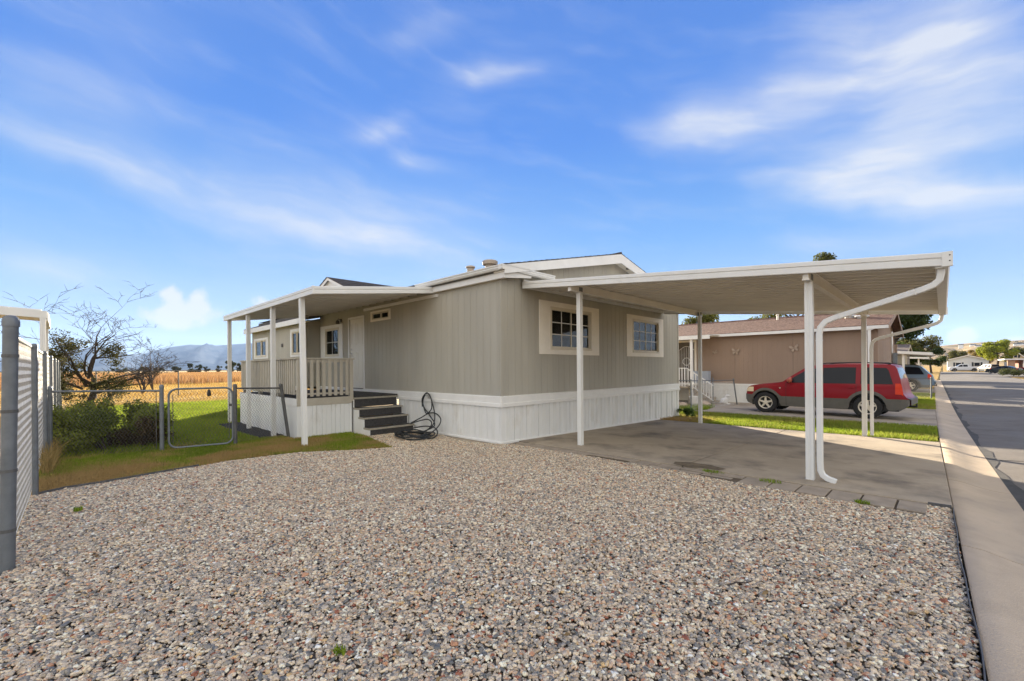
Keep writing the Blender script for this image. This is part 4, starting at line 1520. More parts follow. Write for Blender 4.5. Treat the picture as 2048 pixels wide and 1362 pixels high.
# ------------------------------------------------------------------ hose
def build_hose():
    h = thing('garden_hose', 'dark garden hose hung on the white skirting and coiled on the gravel', 'hose', (-8.2, 5.5, 0))
    pts = []
    t = 0.0
    for k in range(150):
        a = k / 150 * 2 * math.pi * 7
        lp = k / 150 * 7
        r1 = 0.42 + 0.09 * math.sin(lp * 2.3) + 0.05 * math.sin(a * 2 + lp)
        r2 = 0.30 + 0.06 * math.cos(lp * 1.7)
        cx = -8.28 + 0.10 * math.sin(lp * 1.9) + 0.02 * lp
        cy = 5.33 + 0.05 * math.cos(lp * 2.9)
        pts.append((cx + r1 * math.cos(a), cy + r2 * math.sin(a), 0.035 + 0.012 * lp + 0.018 * math.sin(a * 3 + lp)))
    MB().tube(pts, 0.0135, 6).build('coil', M_hose, h, smooth=True)

    def spline(ctrl, n=12):
        c = [Vector(p) for p in ctrl]
        out = []
        for i in range(len(c) - 1):
            p0, p1, p2, p3 = c[max(i - 1, 0)], c[i], c[i + 1], c[min(i + 2, len(c) - 1)]
            for k in range(n):
                u = k / n
                out.append(0.5 * ((2 * p1) + (p2 - p0) * u + (2 * p0 - 5 * p1 + 4 * p2 - p3) * u * u + (3 * p1 - p0 - 3 * p2 + p3) * u ** 3))
        out.append(c[-1])
        return out
    W = 5.97
    A = [(-8.3, 5.6, 0.08), (-8.15, 5.85, 0.22), (-8.45, 5.93, 0.42), (-8.72, W, 0.58), (-8.78, W, 0.72), (-8.70, W, 0.86), (-8.57, W - 0.01, 0.925), (-8.48, W, 0.86), (-8.42, W, 0.72), (-8.44, W, 0.56), (-8.60, W - 0.02, 0.45),
         (-8.75, W, 0.60)]
    B = [(-8.75, W - 0.03, 0.60), (-8.76, W - 0.03, 0.78), (-8.66, W - 0.02, 0.90), (-8.55, W - 0.03, 0.935), (-8.44, W - 0.03, 0.86), (-8.33, W - 0.03, 0.66), (-8.25, 5.93, 0.42), (-8.22, 5.85, 0.22), (-8.36, 5.7, 0.07), (-8.55, 5.55, 0.06)]
    Cc = [(-8.95, 5.75, 0.22), (-8.75, 5.88, 0.34), (-8.45, 5.92, 0.47), (-8.15, 5.9, 0.48), (-7.92, 5.85, 0.38), (-7.9, 5.78, 0.24), (-8.08, 5.7, 0.08), (-8.2, 5.6, 0.05)]
    D = [(-8.95, 5.72, 0.20), (-8.7, 5.85, 0.29), (-8.45, 5.88, 0.33), (-8.26, 5.85, 0.27), (-8.24, 5.76, 0.15), (-8.4, 5.66, 0.05)]
    E_ = [(-8.8, 5.7, 0.12), (-8.4, 5.78, 0.19), (-8.0, 5.75, 0.19), (-7.78, 5.66, 0.10), (-7.72, 5.5, 0.03), (-7.9, 5.36, 0.03), (-8.2, 5.3, 0.03)]
    for c in (A, B, Cc, D, E_):
        MB().tube(spline(c), 0.0135, 6).build('loop', M_hose, h, smooth=True)
    m = MB()
    m.box(-8.60, -8.54, 5.985, 6.02, 0.80, 0.89)
    m.tube([(-8.57, 6.0, 0.86), (-8.57, 5.93, 0.87), (-8.57, 5.91, 0.90)], 0.012, 6)
    m.build('tap', M_steel, h)


build_hose()


# ------------------------------------------------------------------ chain link
def chain_mesh(name, p0, p1, z0, z1, pitch, r, parent, material=None, wob=0.004):
    """woven diamond fabric between two ground points; z0/z1 heights above each point's own base"""
    p0, p1 = np.array(p0, float), np.array(p1, float)
    d = p1[:2] - p0[:2]
    Ln = np.linalg.norm(d)
    u = d / Ln
    nrm = np.array([-u[1], u[0], 0])
    nw = int(Ln / pitch)
    nk = int((z1 - z0) / pitch)
    i = np.arange(nw)[:, None]
    k = np.arange(nk + 1)[None, :]
    U = (i + (k % 2)) * pitch
    Z = z0 + k * pitch + 0 * i
    D = np.where(k % 2 == 0, r, -r) * 0.9 + wob * np.sin(U * 1.7) + wob * np.sin(Z * 5 + U * 0.6)
    P = np.stack([p0[0] + u[0] * U + nrm[0] * D, p0[1] + u[1] * U + nrm[1] * D, Z + p0[2] + (p1[2] - p0[2]) * U / Ln], -1)
    A, B = P[:, :-1].reshape(-1, 3), P[:, 1:].reshape(-1, 3)
    T = B - A
    T /= np.linalg.norm(T, axis=1)[:, None]
    n1 = np.broadcast_to(nrm, T.shape)
    n2 = np.cross(T, n1)
    V = []
    for base in (A, B):
        for q in range(3):
            an = 2 * math.pi * q / 3
            V.append(base + (n1 * math.cos(an) + n2 * math.sin(an)) * r)
    V = np.stack(V, 1)
    off = Vector((0, 0, 0))
    p = parent
    while p is not None:
        off += OFF.get(p.name, Vector((0, 0, 0)))
        p = p.parent
    V = V.reshape(-1, 3) - np.array(off)
    b = np.arange(len(A))[:, None] * 6
    F = np.concatenate([b + np.array([[q, (q + 1) % 3, 3 + (q + 1) % 3, 3 + q]]) for q in range(3)], 0)
    return np_mesh(name, V, F, material or M_wire, None, parent)


def post(m, x, y, z0, z1, r, lean=(0, 0), n=14):
    m.tube([(x, y, z0), (x + lean[0] * 0.98, y + lean[1] * 0.98, z1 - r * 0.7)], r, n, cap=True)
    cx, cy = x + lean[0], y + lean[1]
    m.lathe([(r * 1.12, -r * 1.3), (r * 1.14, -r * 0.4), (r * 1.0, r * 0.25), (r * 0.6, r * 0.62), (0.001, r * 0.72)], (cx, cy, z1 - r * 0.72), 'z', n)


def build_fences():
    fy = lambda x: -0.29 + 0.0135 * (-x - 5.07)
    t = thing('tall_fence', 'tall chain link fence with thick capped steel end post', 'fence', (-5.07, -0.29, 0))
    xsp = [-5.07, -7.87, -10.75, -13.65, -16.6, -19.5, -22.4, -25.3]
    for i, x in enumerate(xsp):
        m = MB()
        r = 0.043 if i == 0 else 0.028
        post(m, x, fy(x) + (0.0 if i == 0 else 0.035), -0.1, 1.93 if i == 0 else 1.84, r, (0.0, 0.03) if i == 0 else (0, 0))
        p = m.build('post', M_galv, t, smooth=True, label='thick near end post with domed cap' if i == 0 else None)
        if i == 0:
            for z in (0.3, 0.75, 1.2, 1.62):
                MB().lathe([(r + 0.001, -0.012), (r + 0.004, -0.012), (r + 0.004, 0.012), (r + 0.001, 0.012)], (x, fy(x) + 0.03 * z / 1.9, z), 'z', 16).build('band', M_galvd, p, smooth=False)
    m = MB()
    m.tube([(xsp[0], fy(xsp[0]), 1.80), (xsp[-1], fy(xsp[-1]), 1.80)], 0.02, 8)
    m.build('top_rail', M_galv, t, smooth=True)
    for a, b in zip(xsp, xsp[1:]):
        near = a > -14
        chain_mesh('mesh_fabric', (a, fy(a), 0), (b, fy(b), 0), 0.03, 1.85, 0.04 if near else 0.06, 0.0021 if near else 0.0026, t)
    # low fence from the tall fence to the gate
    f = thing('low_fence', 'low chain link fence panel in front of the bushes', 'fence', (-10.6, 0.6, 0))
    for x, y, z, r in ((-10.84, -0.13, 1.25, 0.036), (-10.37, 1.31, 1.24, 0.034)):
        m = MB()
        post(m, x, y, -0.05, z, r)
        m.build('post', M_galv, f, smooth=True)
    m = MB()
    m.tube([(-10.84, -0.10, 1.155), (-10.6, 0.62, 1.143), (-10.38, 1.29, 1.125)], 0.018, 8)
    m.build('top_rail', M_galv, f, smooth=True)
    m = MB()
    m.tube([(-10.40, 1.235, 0.05), (-10.40, 1.235, 1.12)], 0.006, 4)
    m.build('tension_bar', M_galvd, f)
    chain_mesh('mesh_fabric', (-10.84, -0.10, 0), (-10.39, 1.27, 0), 0.03, 1.14, 0.052, 0.0030, f, M_galvd)
    # gate
    gt = thing('fence_gate', 'low chain link gate with rounded tube frame', 'gate', (-10.28, 1.9, 0))
    X = lambda y: -10.36 + 0.2 * (y - 1.3)
    y0, y1, z0, z1, rc = 1.41, 2.40, 0.045, 1.15, 0.13
    pts = []
    for cy, cz, a0 in ((y1 - rc, z1 - rc, 0), (y0 + rc, z1 - rc, 90), (y0 + rc, z0 + rc, 180), (y1 - rc, z0 + rc, 270)):
        for k in range(6):
            a = R(a0 + 90 * k / 5)
            yy = cy + rc * math.cos(a)
            pts.append((X(yy), yy, cz + rc * math.sin(a)))
    pts.append(pts[0])
    MB().tube(pts, 0.0185, 8).build('frame', M_galv, gt, smooth=True)
    chain_mesh('mesh_fabric', (X(y0 + 0.03), y0 + 0.03, 0), (X(y1 - 0.03), y1 - 0.03, 0), z0 + 0.02, z1 - 0.01, 0.052, 0.0030, gt, M_galvd)
    for yy in (y0 + 0.06, y1 - 0.06):
        MB().tube([(X(yy), yy, z0 + 0.1), (X(yy), yy, z1 - 0.1)], 0.006, 4).build('tension_bar', M_galvd, gt)
    m = MB()
    m.box(X(2.36) - 0.02, X(2.36) + 0.02, 2.34, 2.46, 0.78, 0.83)
    m.tube([(X(2.4), 2.38, 0.80), (X(2.52), 2.52, 0.80)], 0.008, 6)
    m.build('latch', M_galvd, gt)
    m = MB().lathe([(0.012, 0.0), (0.028, -0.02), (0.034, -0.09), (0.028, -0.125), (0.0, -0.125)], (X(2.02), 2.02, 1.12), 'z', 10)
    m.tube([(X(2.02), 2.02, 1.11), (X(2.02), 2.02, 1.17)], 0.006, 5)
    m.build('hanging_weight', M_black, gt, smooth=True)
    # short panel beside the porch, ending in the leaning post
    s = thing('low_fence', 'short chain link panel with a leaning end post beside the porch', 'fence', (-10.2, 3.0, 0))
    for x, y, z, r, ln in ((-10.13, 2.44, 1.22, 0.034, (0, 0)), (-10.28, 3.50, 1.20, 0.034, (0.0, -0.16))):
        m = MB()
        post(m, x, y, -0.05, z, r, ln)
        m.build('post', M_galvd, s, smooth=True)
    MB().tube([(-10.13, 2.46, 1.13), (-10.28, 3.34, 1.10)], 0.018, 8).build('top_rail', M_galvd, s, smooth=True)
    chain_mesh('mesh_fabric', (-10.14, 2.47, 0), (-10.27, 3.40, 0), 0.05, 1.12, 0.052, 0.0030, s, M_galvd)
    # field fence
    b = thing('field_fence', 'long chain link fence along the dry field', 'fence', (-31, 4, 0))
    yy = -9.0
    while yy < 34:
        x = -30.8 - 0.14 * (yy - 3.0)
        m = MB()
        post(m, x, yy, -0.1, 1.52, 0.03, n=8)
        m.build('post', M_galvd, b)
        yy += 3.42
    e0, e1 = (-30.8 + 0.14 * 12, -9.0), (-30.8 - 0.14 * 28.04, 31.04)
    MB().tube([(*e0, 1.49), (*e1, 1.49)], 0.02, 6).build('top_rail', M_galvd, b)
    chain_mesh('mesh_fabric', (*e0, 0), (*e1, 0), 0.05, 1.5, 0.12, 0.005, b, M_galvd)
    # neighbour's yard fence by the red car
    nf = thing('yard_fence', 'low chain link fence with a leaning post around the neighbour garden', 'fence', (-6.8, 18, g(18)))
    for x, y, ln in ((-6.85, 16.75, (0, 0)), (-6.72, 21.6, (-0.02, -0.45)), (-9.6, 17.0, (0, 0)), (-7.9, 21.9, (0.0, 0.0))):
        m = MB()
        post(m, x, y, g(y) - 0.05, g(y) + 1.22, 0.028, ln, 10)
        m.build('post', M_galv, nf, smooth=True)
    z1, z2 = g(16.75) + 1.16, g(21.6) + 1.14
    MB().tube([(-6.85, 16.75, z1), (-6.74, 21.15, z2)], 0.018, 6).build('top_rail', M_galv, nf)
    MB().tube([(-6.86, 16.75, z1), (-9.6, 17.0, z1)], 0.018, 6).build('top_rail', M_galv, nf)
    chain_mesh('mesh_fabric', (-6.85, 16.78, g(16.75)), (-6.73, 21.3, g(21.6)), 0.04, 1.15, 0.07, 0.0034, nf)
    chain_mesh('mesh_fabric', (-6.88, 16.75, g(16.75)), (-9.6, 17.0, g(17)), 0.04, 1.15, 0.07, 0.0034, nf)
    # small end fence at the street behind the red car
    ef = thing('yard_fence', 'low chain link fence ending at the street behind the blue grey car', 'fence', (-0.6, 31, g(31)))
    for x, y in ((-0.42, 31.2), (-2.4, 31.3), (-4.6, 31.4)):
        m = MB()
        post(m, x, y, g(y) - 0.05, g(y) + 1.15, 0.032, (0, 0), 10)
        m.build('post', M_galv, ef, smooth=True)
    MB().tube([(-0.42, 31.2, g(31) + 1.08), (-4.6, 31.4, g(31) + 1.08)], 0.02, 6).build('top_rail', M_galv, ef)
    chain_mesh('mesh_fabric', (-0.42, 31.2, g(31)), (-4.6, 31.4, g(31)), 0.04, 1.07, 0.09, 0.003, ef)


build_fences()

# black edging along the gravel
def build_edging():
    m = MB()
    pts = [(xs(y) - 0.018 + 0.007 * math.sin(y * 2.3) + 0.004 * math.sin(y * 6.1), y) for y in np.arange(-2.5, 6.42, 0.12)]
    rows_a = []
    for i in range(len(pts) - 1):
        (xa, ya), (xb, yb) = pts[i], pts[i + 1]
        m.hexa([(xa, ya, -0.04), (xa + 0.006, ya, -0.04), (xb + 0.006, yb, -0.04), (xb, yb, -0.04), (xa, ya, 0.034), (xa + 0.006, ya, 0.034), (xb + 0.006, yb, 0.034), (xb, yb, 0.034)])
    m.box(-0.12, 0.06, 6.478, 6.484, -0.04, 0.03)
    m.build('garden_edging', mat('edging', (0.09, 0.09, 0.092), 0.5, 0.3, 20, 0.2, 30), label='thin dark garden edging between the gravel and the street gutter', cat='edging')
    m = MB()
    pl = [(-7.86, -0.2), (-8.0, 0.03), (-8.03, 0.36), (-8.2, 1.07), (-8.3, 1.5)]
    for (xa, ya), (xb, yb) in zip(pl, pl[1:]):
        m.hexa([(xa, ya, -0.04), (xa + 0.01, ya, -0.04), (xb + 0.01, yb, -0.04), (xb, yb, -0.04), (xa, ya, 0.035), (xa + 0.01, ya, 0.035), (xb + 0.01, yb, 0.035), (xb, yb, 0.035)])
    m.build('garden_edging', MATS['edging'], label='thin dark edging between the gravel and the dry lawn corner', cat='edging')


build_edging()


# ------------------------------------------------------------------ plants
def leaf_cloud(n, centres, radii, size, squash=(1, 1, 0.8), shell=0.55):
    """leaf quads gathered in clumps; returns vertices, faces and a 0..1 tone for each clump"""
    k = len(centres)
    w = np.array([r ** 2.2 for r in radii])
    idx = RNG.choice(k, n, p=w / w.sum())
    d = RNG.normal(size=(n, 3))
    d /= np.linalg.norm(d, axis=1)[:, None]
    rr = RNG.uniform(0, 1, n) ** shell
    C = np.array(centres)[idx]
    P = C + d * (rr * np.array(radii)[idx])[:, None] * np.array(squash)
    nv = d * 0.6 + RNG.normal(size=(n, 3)) * 0.7 + np.array([0, 0, 0.3])
    nv /= np.linalg.norm(nv, axis=1)[:, None]
    t = np.cross(nv, RNG.normal(size=(n, 3)))
    t /= np.linalg.norm(t, axis=1)[:, None] + 1e-9
    b = np.cross(nv, t)
    s = (size * RNG.uniform(0.6, 1.35, n))[:, None]
    V = np.stack([P - t * s, P - b * s * 0.45, P + t * s, P + b * s * 0.45], 1)
    F = np.arange(n * 4).reshape(n, 4)
    return V.reshape(-1, 3), F, idx


def limbs(m, base, top, r0, nb, spread, depth=2, rnd=random):
    base, top = Vector(base), Vector(top)
    mid = base.lerp(top, 0.5) + Vector((rnd.uniform(-.1, .1), rnd.uniform(-.1, .1), 0)) * (top - base).length
    m.tube([base, mid, top], [r0, r0 * 0.75, r0 * 0.45], 7)
    if depth == 0:
        return
    L = (top - base).length
    for i in range(nb):
        t = rnd.uniform(0.45, 1.0)
        p = base.lerp(mid, t * 2) if t < 0.5 else mid.lerp(top, t * 2 - 1)
        a = rnd.uniform(0, 6.283)
        d = Vector((math.cos(a) * spread, math.sin(a) * spread, rnd.uniform(0.35, 0.9))).normalized()
        limbs(m, p, p + d * L * rnd.uniform(0.45, 0.7), r0 * 0.45, nb, spread, depth - 1, rnd)


def tree(name, label, loc, height, crown_w, c1, c2, n, leaf, trunk=0.25, group=None, lobes=14, squash=0.85, crown_base=0.28, seed=1):
    rnd = random.Random(seed)
    t = thing(name, label, 'tree', loc, group)
    m = MB()
    limbs(m, (0, 0, -0.1), (rnd.uniform(-.3, .3), rnd.uniform(-.3, .3), height * 0.62), height * 0.028 + 0.05, 4, 0.9, 2, rnd)
    m.build('trunk', M_bark, t, local=True, smooth=True)
    cs, rs = [], []
    cz = height * (crown_base + (1 - crown_base) / 2)
    for i in range(lobes):
        a = rnd.uniform(0, 6.283)
        q = rnd.uniform(0, 1) ** 0.6
        rz = rnd.uniform(-1, 1)
        rad = crown_w / 2 * q * math.sqrt(max(0.05, 1 - 0.75 * rz * rz)) * 0.78
        r = rnd.uniform(0.17, 0.30) * crown_w * 0.62
        cs.append((rad * math.cos(a), rad * math.sin(a), cz + rz * height * (1 - crown_base) / 2 * 0.74))
        rs.append(r)
    V, F, idx = leaf_cloud(n, cs, rs, leaf, (1, 1, squash))
    tone = np.array([rnd.uniform(0, 1) for _ in cs])[idx] * 0.6 + RNG.uniform(0, 0.4, n)
    c = mixcol(tone, np.array(c1), np.array(c2))
    np_mesh('crown', V, F, M_leaf, np.repeat(c, 4, 0), t)
    return t


def bush(name, label, loc, spots, n, leaf, c1, c2, cat='bush', stems=True, squash=(1, 1, .85)):
    t = thing(name, label, cat, loc)
    V, F, idx = leaf_cloud(n, [s[:3] for s in spots], [s[3] for s in spots], leaf, squash, 0.5)
    keep = V.reshape(-1, 4, 3)[:, :, 2].min(1) > 0.0
    V = V.reshape(-1, 4, 3)[keep].reshape(-1, 3)
    idx = idx[keep]
    F = np.arange(len(V)).reshape(-1, 4)
    tone = RNG.uniform(0, 1, len(spots))[idx] * 0.6 + RNG.uniform(0, 0.4, len(idx))
    c = mixcol(tone, np.array(c1), np.array(c2))
    np_mesh('foliage', V, F, M_leaf, np.repeat(c, 4, 0), t)
    if stems:
        m = MB()
        for s in spots:
            m.tube([(s[0] * 0.4, s[1] * 0.6, 0), (s[0] * 0.8, s[1] * 0.9, s[2] * 0.6), (s[0], s[1], s[2])], [0.014, 0.010, 0.004], 5)
        m.build('stems', M_bark, t, local=True)
    return t


# overgrown shrub behind the low fence panel
sp = []
rb = random.Random(4)
for i in range(30):
    y = rb.uniform(-0.95, 0.75)
    x = rb.uniform(-1.5, 0.15)
    sp.append((x, y, rb.uniform(0.18, 0.80) * (1 - 0.28 * abs(y + 0.1)), rb.uniform(0.18, 0.34)))
bush('shrub', 'overgrown green shrub crowding the low fence panel', (-11.35, 0.75, 0), sp, 22000, 0.030, (0.03, 0.052, 0.012), (0.25, 0.28, 0.05))
sp = [(rb.uniform(-.5, .5), rb.uniform(-.35, .35), rb.uniform(.12, .5), rb.uniform(.14, .26)) for _ in range(10)]
bush('dry_shrub', 'low dark straggly shrub behind the fence beside the gate post', (-11.5, 1.1, 0), sp, 3500, 0.026, (0.05, 0.034, 0.018), (0.14, 0.10, 0.05))
blades('dry_weeds', [(-9.2, -0.2), (-9.2, -0.08), (-12, 0.0), (-12, -0.2)], 900, 0.08, 0.42, 0.004, 'dry straw weeds along the foot of the tall fence', lambda p: mixcol(RNG.uniform(0, 1, len(p)), STRAWC, np.array([0.22, 0.17, 0.06])), 'weeds', material=M_straw, lean=0.8)


def weed(loc, r, n, label, h=0.08):
    x0, y0 = loc
    poly = [(x0 + r * math.cos(k * 0.7) * random.uniform(.7, 1.2), y0 + r * 0.6 * math.sin(k * 0.7) * random.uniform(.7, 1.2)) for k in range(9)]
    blades('weed', poly, n, h * 0.3, h, 0.004, label, lambda p: mixcol(RNG.uniform(0, 1, len(p)), GREEN1, GREEN2), 'weeds', zoff=0.02, lean=1.2)


weed((-2.27, 1.02), 0.05, 45, 'small green weed growing in the near gravel', 0.03)
weed((-6.6, 0.12), 0.06, 60, 'green weed in the gravel near the tall fence', 0.05)
weed((-2.3, 6.42), 0.16, 110, 'green weeds in the paver joint nearest the cross joint', 0.035)
weed((-1.6, 6.38), 0.14, 100, 'green weeds in the paver joint beside the near downspout', 0.035)
weed((-0.62, 6.02), 0.08, 90, 'green weeds where gravel meets the last pavers', 0.035)
sp = [(rb.uniform(-.22, .22), rb.uniform(-.2, .2), rb.uniform(.08, .26), rb.uniform(.08, .14)) for _ in range(8)]
bush('corner_plant', 'small leafy green plant at the rear corner of the beige skirting', (-5.95, 14.1, g(14.1)), sp, 1400, 0.03, (0.03, 0.06, 0.012), (0.08, 0.13, 0.03), 'plant')


# half dead tree beyond the tall fence
def build_dead_tree():
    t = thing('bare_tree', 'half dead tree with bare twisted branches beyond the tall fence', 'tree', (-24.0, 0.72, 0))
    rnd = random.Random(23)
    m = MB()
    tips = []

    def grow(p, d, ln, r, dep):
        pts = [Vector(p)]
        rad = [r]
        n = 5
        dd = Vector(d).normalized()
        for i in range(n):
            dd = (dd + Vector((rnd.uniform(-.28, .28), rnd.uniform(-.28, .28), rnd.uniform(-.16, .2)))).normalized()
            pts.append(pts[-1] + dd * ln / n)
            rad.append(r * (1 - 0.75 * (i + 1) / n))
        m.tube(pts, rad, 6 if dep < 2 else 4)
        if dep >= 5:
            tips.append(pts[-1])
            return
        kids = 4 if dep < 2 else (3 if dep < 4 else 2)
        for k in range(kids):
            i = rnd.randint(2, n)
            a = rnd.uniform(0, 6.283)
            side = Vector((math.cos(a), math.sin(a), rnd.uniform(-0.2, 0.5)))
            nd = (dd * 0.6 + side * 0.75).normalized()
            grow(pts[i], nd, ln * rnd.uniform(0.48, 0.68), max(0.007, rad[i] * 0.72), dep + 1)
    # leaders as the photo shows them: one up and left, one up, one sweeping low to the right
    grow((0, 0, -0.1), (0.0, 0.02, 1), 1.7, 0.13, 3)
    grow((0, 0, 0.9), (0.35, -0.6, 0.95), 2.3, 0.06, 1)
    grow((0, -0.1, 0.8), (0.2, -0.9, 0.6), 1.8, 0.05, 1)
    grow((0, 0.05, 1.2), (0.1, -0.22, 1), 2.0, 0.06, 1)
    grow((0, 0.08, 1.3), (0.1, 0.5, 1), 2.0, 0.055, 1)
    grow((0, 0.1, 0.9), (0.3, 1.0, 0.34), 2.0, 0.055, 1)
    grow((0, 0.1, 0.8), (0.2, 1.0, 0.12), 1.9, 0.05, 1)
    grow((0, 0.1, 0.6), (0.4, 0.9, 0.25), 1.9, 0.045, 1)
    grow((0, 0.2, 0.9), (0.6, 0.8, 0.5), 1.9, 0.045, 1)
    grow((0, 0.0, 1.3), (0.5, -0.1, 0.9), 1.9, 0.045, 1)
    m.build('trunk', M_bark, t, local=True, smooth=True)
    cs = [(rnd.uniform(-.9, .9), rnd.uniform(-1.1, 1.0), rnd.uniform(0.3, 2.7)) for _ in range(40)]
    V, F, idx = leaf_cloud(9000, cs, [rnd.uniform(.25, .5) for _ in cs], 0.045, (1, 1, 1), 0.7)
    c = mixcol(RNG.uniform(0, 1, 9000), np.array((0.022, 0.026, 0.010)), np.array((0.085, 0.08, 0.03)))
    np_mesh('crown', V, F, M_leaf, np.repeat(c, 4, 0), t)


build_dead_tree()


# ------------------------------------------------------------------ vehicles
def car_paint(name, col):
    if name in MATS:
        return MATS[name]
    m, N, L, b = node_mat(name)
    b.inputs['Base Color'].default_value = (*col, 1)
    b.inputs['Roughness'].default_value = 0.35
    b.inputs['Coat Weight'].default_value = 0.12
    b.inputs['Specular IOR Level'].default_value = 0.18
    b.inputs['Coat Roughness'].default_value = 0.06
    nz = N.new('ShaderNodeTexNoise')
    nz.inputs['Scale'].default_value = 2.2
    nz.inputs['Detail'].default_value = 8
    mr = N.new('ShaderNodeMapRange')
    mr.inputs[3].default_value = 0.22
    mr.inputs[4].default_value = 0.5
    L.new(nz.outputs[0], mr.inputs[0])
    L.new(mr.outputs[0], b.inputs['Roughness'])
    MATS[name] = m
    return m


M_cglass = mat('car_glass', (0.010, 0.012, 0.018), 0.05, 0.1, 1.0, spec=0.22)
M_clad = mat('car_cladding', (0.105, 0.10, 0.088), 0.55, 0.1, 8.0)
M_cladg = mat('car_cladding_grey', (0.085, 0.095, 0.105), 0.5, 0.1, 8.0)
M_alloy = mat('alloy', (0.62, 0.57, 0.47), 0.4, 0.08, 6.0, metal=0.2)
M_red_l = mat('tail_lens', (0.60, 0.04, 0.012), 0.2, 0.1, 5.0, spec=0.2)
M_amber = mat('lamp_lens', (0.75, 0.62, 0.42), 0.12, 0.08, 5.0, spec=0.6)


def interp(tab, x):
    return float(np.interp(x, [t[0] for t in tab], [t[1] for t in tab]))


SUV = dict(L=4.43, xf=0.70, xr=3.48, wr=0.365, arch=0.44, hw=0.895,
           top=[(0, .66), (.04, .80), (.10, .90), (.20, .955), (.45, 1.0), (.80, 1.045), (1.12, 1.085), (1.24, 1.13), (1.58, 1.40), (1.86, 1.60), (2.0, 1.665), (2.3, 1.70), (2.9, 1.715), (3.5, 1.705), (4.0, 1.685), (4.10, 1.65), (4.15, 1.55), (4.23, 1.24), (4.255, 1.08), (4.28, .95), (4.30, .80), (4.36, .70), (4.43, .64)],
           low=[(0, .44), (.08, .34), (.3, .27), (4.1, .29), (4.3, .36), (4.43, .47)],
           plan=[(0, .66), (.05, .76), (.14, .83), (.35, .88), (.8, .995), (1.2, 1.0), (3.6, 1.0), (4.1, .99), (4.26, .98), (4.38, .95), (4.43, .90)],
           belt=1.085, cowl=(1.22, 1.92), back=(4.12, 4.24),
           wins=[(1.36, 2.28, .33), (2.36, 3.20, 0.0), (3.32, 4.07, -.13)], roofdrop=0.10)
SUV2 = dict(L=4.95, xf=0.95, xr=3.85, wr=0.375, arch=0.44, hw=0.96,
            top=[(0, .62), (.05, .82), (.12, .93), (.3, 1.0), (.8, 1.07), (1.2, 1.12), (1.34, 1.17), (1.8, 1.45), (2.15, 1.63), (2.3, 1.68), (2.8, 1.73), (3.6, 1.72), (4.2, 1.68), (4.35, 1.62), (4.5, 1.46), (4.72, 1.18), (4.84, 1.05), (4.90, .80), (4.95, .62)],
            low=[(0, .40), (.1, .30), (.3, .25), (4.6, .27), (4.85, .36), (4.95, .44)],
            plan=[(0, .66), (.05, .76), (.15, .84), (.4, .9), (.9, .995), (1.3, 1.0), (4.1, 1.0), (4.6, .97), (4.8, .93), (4.9, .87), (4.95, .76)],
            belt=1.12, cowl=(1.32, 2.2), back=(4.36, 4.72),
            wins=[(1.5, 2.5, .36), (2.58, 3.5, 0.0), (3.58, 4.48, -.24)], roofdrop=0.085)
SEDAN = dict(L=4.7, xf=0.95, xr=3.7, wr=0.32, arch=0.37, hw=0.9,
             top=[(0, .55), (.05, .68), (.15, .76), (.5, .84), (1.2, .94), (1.4, .99), (2.0, 1.30), (2.25, 1.39), (2.7, 1.42), (3.1, 1.39), (3.5, 1.26), (3.95, 1.02), (4.3, .99), (4.6, .96), (4.66, .75), (4.7, .58)],
             low=[(0, .34), (.1, .24), (.3, .2), (4.4, .22), (4.6, .30), (4.7, .40)],
             plan=[(0, .62), (.06, .76), (.2, .86), (.6, .95), (1.2, 1.0), (3.9, .99), (4.4, .93), (4.6, .86), (4.7, .74)],
             belt=.96, cowl=(1.36, 2.1), back=(3.25, 3.9),
             wins=[(1.6, 2.45, .35), (2.52, 3.45, -.42)], roofdrop=0.07)
PICKUP = dict(L=5.6, xf=1.0, xr=4.35, wr=0.39, arch=0.46, hw=0.97,
              top=[(0, .68), (.05, .90), (.12, 1.03), (.4, 1.10), (1.2, 1.17), (1.36, 1.22), (1.85, 1.62), (2.05, 1.73), (2.6, 1.78), (3.3, 1.76), (3.42, 1.70), (3.5, 1.30), (3.56, 1.15), (5.4, 1.15), (5.52, 1.13), (5.56, .8), (5.6, .62)],
              low=[(0, .46), (.1, .38), (.3, .36), (5.2, .38), (5.5, .46), (5.6, .5)],
              plan=[(0, .74), (.06, .84), (.2, .92), (.6, .99), (1.2, 1.0), (5.3, 1.0), (5.5, .97), (5.6, .88)],
              belt=1.18, cowl=(1.34, 2.02), back=(3.40, 3.53),
              wins=[(1.62, 2.4, .3), (2.48, 3.3, -.06)], roofdrop=0.09)


